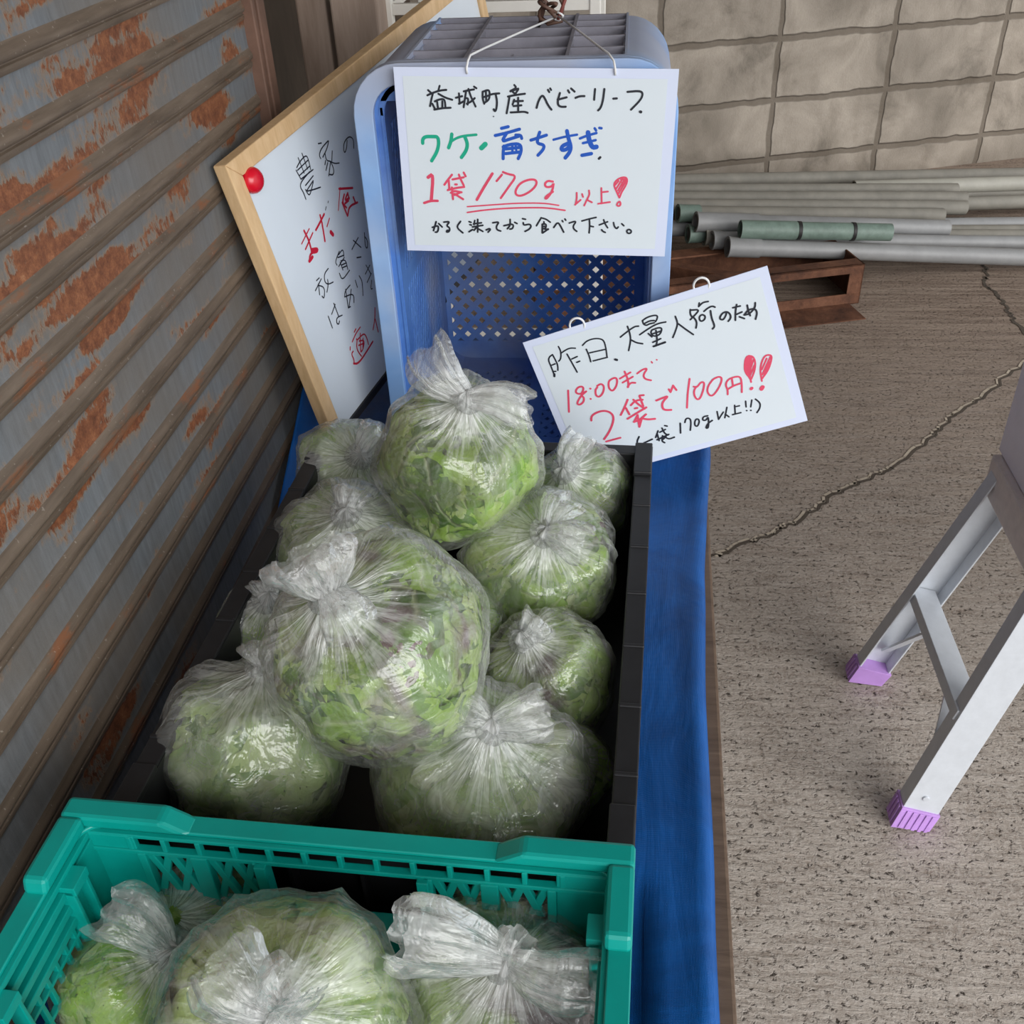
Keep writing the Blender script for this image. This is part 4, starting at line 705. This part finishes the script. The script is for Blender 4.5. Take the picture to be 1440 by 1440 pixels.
BAGS = [  # label, centre, radius, squash, knot, tails (tip, half width), leaf kind, misted film, leaf count
    ('bright green bag on top of the pile, nearest the blue crate opening', (-0.158, 0.8251, 0.765), 0.0779, (1.0, 1.0, 1.12), (-0.1419, 0.802, 0.8501), [((-0.1813, 0.8247, 0.8888), 0.026), ((-0.0822, 0.7916, 0.8421), 0.02)], 0, False, 150),
    ('shadowed bag in the back corner of the black crate beside the whiteboard', (-0.315, 0.9594, 0.665), 0.0624, (1.0, 1.0, 0.95), (-0.2879, 0.9212, 0.7076), [((-0.2698, 0.9574, 0.7202), 0.02)], 2, True, 90),
    ('pale misted bag by the shutter, behind the big central bag', (-0.2816, 0.8087, 0.665), 0.0787, (1.0, 1.0, 0.85), (-0.2664, 0.7828, 0.7298), [((-0.2631, 0.8129, 0.7365), 0.02)], 2, True, 120),
    ('small half hidden bag by the shutter, in the dark beside the big central bag', (-0.336, 0.6925, 0.655), 0.0479, (1.0, 1.0, 0.95), (-0.3213, 0.686, 0.6998), [((-0.3272, 0.7025, 0.7066), 0.018)], 2, True, 70),
    ('bag with creased shiny front in the black crate corner between shutter and green crate', (-0.2994, 0.5476, 0.645), 0.0809, (1.0, 1.0, 1.0), (-0.2874, 0.5769, 0.7229), [((-0.2938, 0.5883, 0.7398), 0.018)], 2, True, 150),
    ('biggest bag, lying on top in the middle of the black crate, red tinged leaves', (-0.1797, 0.5611, 0.765), 0.0879, (1.0, 1.0, 1.0), (-0.2013, 0.5243, 0.8459), [((-0.216, 0.5342, 0.8795), 0.034), ((-0.1806, 0.4976, 0.8395), 0.02)], 1, False, 180),
    ('bag in the back corner of the black crate under the tilted sign', (-0.0436, 0.9264, 0.66), 0.0596, (1.0, 1.0, 1.0), (-0.0572, 0.8949, 0.7116), [((-0.0405, 0.9101, 0.7469), 0.018)], 0, True, 90),
    ('bag with purple patch beside the black rim, in front of the tilted sign', (-0.0753, 0.7891, 0.665), 0.0795, (1.0, 1.0, 0.9), (-0.0672, 0.7569, 0.7331), [((-0.0481, 0.8003, 0.7384), 0.02), ((-0.0282, 0.7355, 0.7308), 0.02)], 1, False, 130),
    ('bag against the black rim, second from the green crate on that side', (-0.0572, 0.6566, 0.645), 0.0615, (1.0, 1.0, 1.05), (-0.0778, 0.6409, 0.7065), [((-0.0647, 0.6512, 0.7184), 0.018)], 1, False, 110),
    ('wide bag touching the green crate, beside the black rim', (-0.1082, 0.5383, 0.635), 0.0897, (1.0, 1.0, 0.95), (-0.093, 0.5242, 0.7214), [((-0.1202, 0.5262, 0.7291), 0.02), ((-0.05, 0.5349, 0.7284), 0.022)], 2, True, 150),
    ('buried bag peeping out behind the biggest bag in the black crate', (-0.1579, 0.7074, 0.655), 0.0544, (1.0, 1.0, 0.9), (-0.1509, 0.6851, 0.7014), [], 0, True, 70),
    ('lowest bag just showing under the others beside the black rim', (-0.0433, 0.5801, 0.61), 0.0463, (1.0, 1.0, 0.9), (-0.0417, 0.5615, 0.6499), [], 0, True, 60),
    ('bag in the green crate against its shutter side, tail pointing up', (-0.3269, 0.3482, 0.635), 0.0533, (1.0, 1.0, 1.0), (-0.291, 0.3496, 0.6773), [((-0.3295, 0.3579, 0.7131), 0.022)], 0, False, 100),
    ('loose topped bag at the back of the green crate, in shade', (-0.3021, 0.3926, 0.63), 0.0561, (1.0, 1.0, 0.9), (-0.2999, 0.3737, 0.6796), [], 1, True, 90),
    ('large bag with brownish leaves and two upright tails in the green crate', (-0.2006, 0.295, 0.685), 0.0839, (1.0, 1.0, 1.0), (-0.1795, 0.27, 0.7659), [((-0.2099, 0.2851, 0.7922), 0.024), ((-0.1601, 0.2762, 0.7967), 0.018)], 1, False, 160),
    ('bag in the green crate on the tarpaulin side, with wide spread tails', (-0.0695, 0.3512, 0.645), 0.0726, (1.0, 1.0, 0.95), (-0.0605, 0.3397, 0.7154), [((-0.1244, 0.3333, 0.7524), 0.024), ((-0.0076, 0.3252, 0.7201), 0.02), ((-0.0517, 0.3459, 0.731), 0.014)], 1, False, 140),
]

# ================================================================ BAGS OF LEAVES
def bag(name_label, c, R, sq, kn, tails, seed, red=0, nleaf=120, group=None, mist=False, film_n=64):
    rnd = random.Random(seed); c = Vector(c); kn = Vector(kn); sq = Vector(sq)
    S = Matrix.Diagonal(sq).to_3x3(); Si = Matrix.Diagonal(Vector((1 / sq.x, 1 / sq.y, 1 / sq.z))).to_3x3()
    kl = Si @ (kn - c); hk = kl.length; ax = kl.normalized()
    ref = Vector((0, 0, 1)) if abs(ax.z) < 0.8 else Vector((0, 1, 0)); ex = ax.cross(ref).normalized(); ey = ax.cross(ex)
    off = Vector((rnd.uniform(-50, 50), rnd.uniform(-50, 50), rnd.uniform(-50, 50)))
    t = thing('bag_of_leaves', c - Vector((0, 0, R * sq.z)), name_label, 'bag', group)
    ph = [(k, rnd.uniform(0, 6.28), rnd.uniform(0.5, 1)) for k in (7, 11, 16, 23, 31)]
    def lump(d): return 1 + 0.15 * noise.noise(d * 1.5 + off) + 0.06 * noise.noise(d * 3.4 + off)
    prof = []
    NB = 26
    for i in range(NB + 1):
        a = math.radians(3 + 137 * i / NB); prof.append((R * math.sin(a) ** 0.86, -R * math.cos(a), 0.0 + 0.62 * i / NB))
    r0, h0 = prof[-1][0], prof[-1][1]; NN = 16
    for i in range(1, NN + 1):
        s = i / NN; prof.append((r0 + (0.0075 - r0) * (1 - (1 - s) ** 1.25), h0 + (hk - h0) * (s ** 1.9 * 0.55 + 0.45 * s), 0.62 + 0.38 * s))
    rows = []
    for r, h, tt in prof:
        row = []; pa = max(0, (tt - 0.30) / 0.70) ** 1.3
        for j in range(film_n):
            th = 2 * math.pi * j / film_n; d = ex * math.cos(th) + ey * math.sin(th)
            pl = sum(w_ * math.cos(k * th + p) for k, p, w_ in ph) / 2.2
            wr = 0.018 * noise.noise(Vector((th * 2.2, tt * 14, seed)))
            q = d * r + ax * h; dr = q.normalized() if q.length > 1e-5 else -ax
            lm = 1 + (lump(dr) - 1) * (1 - 0.9 * max(0, (tt - 0.75) / 0.25)); rr_ = r * (1 + pa * 0.16 * pl + wr)
            p = S @ ((d * rr_ + ax * h * (1 + 0 * wr)) * lm) + c
            if p.z < FLOORZ: p.z = FLOORZ + 0.02 * (p.z - FLOORZ)
            row.append(p)
        rows.append(row)
    fb = MB(); fb.grid(rows, wrap=True, uvs=lambda i, j: (j / film_n, prof[i][2]))
    fb.build('plastic_film', M_mist if mist else M_film, t, smooth=True)
    prad = sorted((math.acos(max(-1, min(1, -h / max(1e-6, math.hypot(r, h))))), math.hypot(r, h)) for r, h, tt in prof)
    def fdist(d):
        a = math.acos(max(-1, min(1, -d.dot(ax))))
        for (a0, d0_), (a1, d1_) in zip(prad, prad[1:]):
            if a <= a1: return d0_ + (d1_ - d0_) * (a - a0) / max(1e-6, a1 - a0) if a > a0 else d0_
        return prad[-1][1]
    # leaves pressed against the film, round a dense core
    lb = MB(); core = []
    for i in range(13):
        a = math.pi * i / 12; core.append([S @ ((ax * -math.cos(a) + (ex * math.cos(q) + ey * math.sin(q)) * math.sin(a)) * R * (0.80 if a < 2.2 else 0.80 - 0.22 * (a - 2.2))) + c for q in [2 * math.pi * j / 20 for j in range(20)]])
    for row in core:
        for p in row: p.z = max(p.z, FLOORZ + 0.003)
    lb.grid(core, mi=1, wrap=True, uvs=lambda i, j: (0.1, 0.5))
    ga = math.pi * (3 - math.sqrt(5))
    for q in range(nleaf):
        zc = 1 - 2 * (q + 0.5) / nleaf; rad = math.sqrt(1 - zc * zc); az = ga * q + rnd.uniform(-.3, .3)
        d0 = (ax * (zc * 0.98) + (ex * math.cos(az) + ey * math.sin(az)) * rad).normalized()
        tn = d0.cross(Vector((rnd.gauss(0, 1), rnd.gauss(0, 1), rnd.gauss(0, 1)))).normalized(); bt = d0.cross(tn)
        Ln = rnd.uniform(0.05, 0.10); Wd = rnd.uniform(0.018, 0.034); base = R * rnd.uniform(0.83, 0.94); tilt = rnd.uniform(-0.35, 0.35); cup = rnd.uniform(-0.5, 0.6); rf = rnd.uniform(0.2, 0.7); p1 = rnd.uniform(0, 6); tw = rnd.uniform(-.6, .6)
        NU, NV = 8, 11; G = []; lo = Vector((rnd.uniform(-9, 9), rnd.uniform(-9, 9), q * 1.7))
        for i in range(NV + 1):
            s = i / NV; wd = Wd * (0.10 + 0.95 * math.sin(math.pi * min(1, 0.06 + 0.88 * s ** 0.8)) ** 0.8) * (1 + 0.13 * math.sin(11 * s + p1) + 0.07 * math.sin(23 * s + 2 * p1)); row = []
            for k in range(NU):
                cc = 2 * k / (NU - 1) - 1; u = (s - 0.5) * Ln; v_ = cc * wd + u * tw * 0.3
                w3 = Vector((u * 42, v_ * 42, 0)) + lo
                lift = cup * cc * cc * wd * 0.5 + rf * 0.009 * abs(cc) ** 1.4 * math.sin(17 * s + p1 + cc * 1.3) + tilt * u * 0.5 + 0.0075 * noise.noise(w3) + 0.003 * noise.noise(w3 * 2.6)
                dirn = (d0 * R + tn * u + bt * v_ + (tn * noise.noise(w3 * 1.3 + Vector((3, 0, 0))) + bt * noise.noise(w3 * 1.3 + Vector((0, 7, 0)))) * 0.006).normalized()
                rr2 = base + lift
                cap = min(R * 0.955, fdist(dirn) * (0.93 - 0.16 * max(0.0, dirn.dot(ax)) ** 3))
                if rr2 > cap: rr2 = cap + (rr2 - cap) * 0.10
                p = S @ (dirn * rr2 * lump(dirn)) + c
                p.z = max(p.z, FLOORZ + 0.001); row.append(p)
            G.append(row)
        lb.grid(G, uvs=lambda i, j: (j / (NU - 1), i / NV))
    o = lb.build('leaves', [(M_leaf, M_leaf2, M_leaf3)[red], M_core], t, smooth=True); o['kind'] = 'stuff'
    if not tails: return t
    # knot
    kb = MB(); rows = []
    for i in range(11):
        a = math.pi * i / 10; rows.append([kn + (ax * -math.cos(a) * 0.010 + (ex * math.cos(q) + ey * math.sin(q)) * 0.0105 * math.sin(a)) * (1 + 0.25 * math.cos(5 * q + seed) * math.sin(2 * a) + 0.3 * noise.noise(Vector((q, a * 2, seed)))) for q in [2 * math.pi * j / 22 for j in range(22)]])
    kb.grid(rows, wrap=True, uvs=lambda i, j: (j / 22, 0.95))
    th0 = rnd.uniform(0, 6); kb.tube([kn + (ex * math.cos(th0 + x) + ey * math.sin(th0 + x)) * 0.0115 + ax * (0.004 * math.sin(2 * x + 1)) for x in [k * 0.42 for k in range(15)]], 0.0048, 8)
    kb.build('knot', M_tail, t, smooth=True)
    for ti, (tip, w_) in enumerate(tails):
        tip = Vector(tip); d = tip - kn; L = d.length; d.normalize(); view = (Vector((0, 0, 1.3)) - kn).normalized()
        sd = d.cross(view).normalized(); nr = sd.cross(d); ttb = MB(); rows = []; p1 = rnd.uniform(0, 6); bend = rnd.uniform(-0.12, 0.12)
        NT_, NR = 14, 36
        for i in range(NT_ + 1):
            s = i / NT_; wd = 0.0055 + (w_ - 0.0055) * (s ** 0.62) * (1 - 0.25 * max(0, (s - 0.72) / 0.28) ** 2); th_ = 0.0055 + 0.30 * (wd - 0.0055)
            cen = kn + d * (L * s) + sd * (bend * L * math.sin(math.pi * s)) + nr * (0.006 * math.sin(math.pi * s)); row = []
            for j in range(NR):
                q = 2 * math.pi * j / NR; pl = 1 + 0.16 * math.cos(6 * q + p1 + s) + 0.12 * math.cos(11 * q + 2 * p1) + 0.1 * noise.noise(Vector((q * 1.5, s * 5, seed + ti)))
                ragged = L * 0.06 * (math.cos(3 * q + p1) + 0.6 * math.cos(7 * q)) * s ** 4
                row.append(cen + (sd * math.cos(q) * wd + nr * math.sin(q) * th_) * pl + d * ragged)
            rows.append(row)
        ttb.grid(rows, wrap=True, uvs=lambda i, j: (j / NR * 0.5, 0.95 - 0.5 * i / NT_)); ttb.build('tail', M_tail, t, smooth=True)
    return t
FLOORZ = 0.547
GA, GB = 'bags of leaves in the black crate', 'bags of leaves in the green crate'
for i, (lab, c, R, sq, kn, tl, red, mist, nl) in enumerate(BAGS):
    bag(lab, c, R, sq, kn, tl, 11 + i * 7, red, nl, GA if i < 12 else GB, mist)

# ================================================================ WORK PLATFORM
wp = thing('work_platform', (0.9, 1.17, 0), 'low aluminium folding work platform with purple feet beside the bench', 'step platform')
def leg(fx, fy, tx, ty, out):
    """channel leg: web on the outer face (out = sign of y), flanges turned in"""
    a = Vector((fx, fy, 0.012)); b = Vector((tx, ty, 0.46)); d = (b - a).normalized(); sx = 1 if tx > fx else -1
    side = Vector((0, 1, 0)); w = d.cross(side).normalized()
    m = MB(); W_ = 0.052; D_ = 0.026
    M = Matrix((w, side * out, d)).transposed().to_4x4(); M.translation = a; L = (b - a).length
    m.box(-W_ / 2, W_ / 2, -0.0015, 0.0015, 0, L, M=M)
    for s in (1, -1): m.box(s * W_ / 2 - 0.0015, s * W_ / 2 + 0.0015, -D_, 0.0015, 0, L, M=M)
    for zz in (0.055, L - 0.05): m.tube([M @ Vector((0.004, 0.001, zz)), M @ Vector((0.004, 0.004, zz))], 0.005, 10)
    lg = m.build('leg', M_alu, wp, bevel=0.0008)
    f_ = MB(); f_.box(-W_ / 2 - 0.004, W_ / 2 + 0.004, -D_ - 0.004, 0.005, -0.012, 0.030, M=M)
    for k in range(6):
        x = -W_ / 2 + 0.001 + k * 0.010; f_.box(x, x + 0.006, 0.005, 0.0068, -0.008, 0.027, M=M); 
    for k in range(3):
        for s in (1, -1): f_.box(s * (W_ / 2 + 0.005) - 0.0012, s * (W_ / 2 + 0.005) + 0.0012, -D_ + 0.002 + k * 0.009, -D_ + 0.007 + k * 0.009, -0.008, 0.027, M=M)
    o = f_.build('rubber_foot', M_purple, lg, bevel=0.0008); o['label'] = 'purple ribbed rubber foot'
    for v in o.data.vertices:
        if v.co.z < 0.001: v.co.z = 0.001
    return lg
leg(0.452, 1.012, 0.575, 1.060, -1); leg(0.440, 1.338, 0.566, 1.290, 1); leg(1.40, 1.012, 1.277, 1.060, -1); leg(1.40, 1.338, 1.277, 1.290, 1)
for s in (0, 1):
    q = lambda x: x if s == 0 else 1.852 - x
    m = MB(); m.beam((q(0.497), 1.0385, 0.215), (q(0.493), 1.3125, 0.215), 0.040, 0.018, (0.25 if s == 0 else -0.25, 0, 1)); m.build('rung', M_alu, wp, bevel=0.001)
    m = MB(); m.beam((q(0.462), 1.322, 0.075), (q(0.494), 1.230, 0.205), 0.004, 0.014, (1, 0, 0)); m.build('brace', M_alu, wp)
    m = MB(); m.beam((q(0.468), 1.036, 0.085), (q(0.497), 1.120, 0.205), 0.004, 0.014, (1, 0, 0)); m.build('brace', M_alu, wp)
    m = MB(); m.box(min(q(0.540), q(0.585)), max(q(0.540), q(0.585)), 1.045, 1.305, 0.425, 0.488); o = m.build('end_rail', M_aluside, wp, bevel=0.004)
m = MB()
for k in range(5): m.box(0.585, 1.267, 1.050 + k * 0.052, 1.096 + k * 0.052, 0.455, 0.484)
m.build('deck', M_alu, wp, bevel=0.002)
bx = MB(); bx.box(0.552, 0.86, 1.10, 1.315, 0.489, 0.76); bx.box(0.550, 0.862, 1.098, 1.317, 0.66, 0.672); bx.box(0.5512, 0.5524, 1.20, 1.21, 0.50, 0.65)
tag(bx.build('storage_box', M_box, bevel=0.006), 'pale grey lilac box standing on the aluminium work platform', 'box')

# ================================================================ PIPES ON THE RUSTY FRAME
fr = MB()      # upright rusty stand, parallel to the wall
MF = Matrix.Translation((0.708, 2.933, 0)) @ Matrix.Rotation(math.radians(15.9), 4, 'Z')
fr.box(-0.95, 0, 0, 0.006, 0.098, 0.125, M=MF); fr.box(-0.95, 0, 0, 0.006, 0.0, 0.034, M=MF); fr.box(-0.95, 0, 0, 0.05, 0.119, 0.125, M=MF); fr.box(-0.95, 0, 0, 0.05, 0.0, 0.005, M=MF)
for x0, x1 in ((-0.045, 0), (-0.36, -0.29), (-0.95, -0.89)): fr.box(x0, x1, 0, 0.006, 0.03, 0.10, M=MF)
fr.box(-0.006, 0.0, 0, 0.26, 0.0, 0.125, M=MF)
fr.box(-0.95, 0, 0.20, 0.26, 0.119, 0.1250, M=MF); fr.box(-0.95, 0, 0.254, 0.26, 0.0, 0.12, M=MF)
fr.box(-0.29, -0.03, -0.11, 0.0, 0.0, 0.003, M=MF)
fr.beam((0.02, 3.02, 0.09), (0.36, 2.86, 0.09), 0.04, 0.05)
tag(fr.build('steel_frame', M_rust, bevel=0.002), 'rusty brown steel frame standing on the floor under the pipe ends', 'frame')
def dup(o):
    c = o.copy(); COL.objects.link(c); return c
PG = 'plastic pipes stacked along the block wall'
PIPES = [  # left end, right end, radius, material, label, socket length, socket kind
    ((0.3136, 3.0023, 0.1520), (1.3964, 3.2129, 0.0282), 0.0262, M_pvc, 'nearest long grey pipe at the front of the stack', 0.10, 's'),
    ((0.2701, 3.0562, 0.1520), (1.4707, 3.3518, 0.0255), 0.0235, M_pvc, 'grey pipe lying just behind the nearest pipe', 0.09, 's'),
    ((0.2483, 3.0929, 0.1520), (1.4948, 3.4129, 0.0255), 0.0235, M_pvcdust, 'dusty grey pipe third from the front of the stack', 0.05, 's'),
    ((0.1987, 3.1120, 0.1520), (1.5198, 3.4633, 0.0255), 0.0235, M_pvcdust, 'pipe with a green socket, fourth from the front', 0.10, 'g'),
    ((0.2194, 3.0968, 0.1960), (1.0322, 3.2947, 0.1000), 0.0262, M_pvc, 'fat grey pipe with a socket, on top of the front row', 0.20, 's'),
    ((0.1675, 3.1750, 0.1960), (1.0451, 3.4146, 0.1000), 0.0235, M_pvcdust, 'upper pipe with a green left socket, stopping short', 0.07, 'g'),
    ((0.1131, 3.2431, 0.1960), (1.1366, 3.4896, 0.1000), 0.0235, M_pvcdust, 'upper pipe stopping below the rust-stained joint', 0.00, ''),
    ((0.1136, 3.1627, 0.1500), (1.5655, 3.5424, 0.0255), 0.0235, M_pvc, 'long low pipe between the fat pipe and the wall side', 0.00, ''),
    ((0.1031, 3.3197, 0.1960), (1.1555, 3.5686, 0.1050), 0.0235, M_pvcdust, 'upper dusty pipe ending beside the rusty joint', 0.00, ''),
    ((0.1048, 3.3086, 0.1500), (1.6452, 3.7786, 0.0255), 0.0235, M_pvcdust, 'dusty bottom pipe in the back half of the stack', 0.00, ''),
    ((0.0927, 3.4068, 0.1960), (1.1517, 3.6669, 0.1050), 0.0200, M_pvcdust, 'thin upper pipe towards the wall', 0.00, ''),
    ((0.0944, 3.3929, 0.1500), (1.6851, 3.8908, 0.0255), 0.0235, M_pvcdust, 'bottom pipe second from the wall', 0.00, ''),
    ((0.7862, 3.6072, 0.1300), (1.6787, 3.8776, 0.0600), 0.0262, M_pvcpale, 'pale pipe starting at the rusty joint near the wall', 0.00, ''),
    ((0.0949, 3.5322, 0.1850), (1.8611, 4.0915, 0.0255), 0.0235, M_pvcdust, 'rearmost pipe lying along the foot of the block wall', 0.00, ''),
]
for a, b_, r, mt, lab, so_, kind in PIPES:
    a, b_ = Vector(a), Vector(b_); rt = thing('pipe', (a + b_) / 2, lab, 'pipe', PG); d = (b_ - a).normalized()
    m = MB(); m.pipe(a, b_, r, r * 0.86); m.build('tube', mt, rt, autosmooth=True)
    if so_:
        o_ = a - d * 0.004; m = MB(); m.pipe(o_, o_ + d * so_, r + 0.004, r * 0.9, 22); m.pipe(o_ - d * 0.001, o_ + d * 0.006, r + 0.0055, r * 0.9, 22); m.build('socket', M_pvcgreen if kind == 'g' else mt, rt, autosmooth=True)
# green-grey length with black bands on top of the front pipes
a = Vector((0.347, 3.021, 0.199)); b_ = Vector((0.804, 3.089, 0.163)); d = (b_ - a).normalized()
rt = thing('pipe', (a + b_) / 2, 'green grey pipe with black bands on top of the front pipes', 'pipe', PG)
m = MB(); m.pipe(a, b_, 0.0260, 0.022); m.build('tube', M_pvcgreen, rt, autosmooth=True)
for s in (0.172, 0.340):
    m = MB(); m.pipe(a + d * s, a + d * (s + 0.010), 0.0278, 0.0255); m.build('band', M_rubber, rt, autosmooth=True)
m = MB(); m.pipe(a - d * 0.003, a + d * 0.168, 0.0278, 0.0245); m.build('socket', M_pvcgreen, rt, autosmooth=True)

# ================================================================ WHITE RACK BEHIND THE CRATE
rk = thing('metal_rack', (-0.25, 2.1, 0), 'white metal rack standing behind the blue crate', 'rack')
for x in (-0.432, -0.062):
    for y in (1.95, 2.3):
        m = MB(); m.box(x - 0.010, x + 0.010, y - 0.010, y + 0.010, 0, 1.03); m.build('post', M_white, rk, bevel=0.002)
for zz in (0.995, 0.72, 0.475, 0.20):
    m = MB()
    for y in (1.95, 2.3): m.box(-0.422, -0.072, y - 0.007, y + 0.007, zz - 0.009, zz + 0.009)
    for x in (-0.432, -0.062): m.box(x - 0.006, x + 0.006, 1.96, 2.29, zz - 0.008, zz + 0.008)
    m.build('rail', M_white, rk, bevel=0.001)
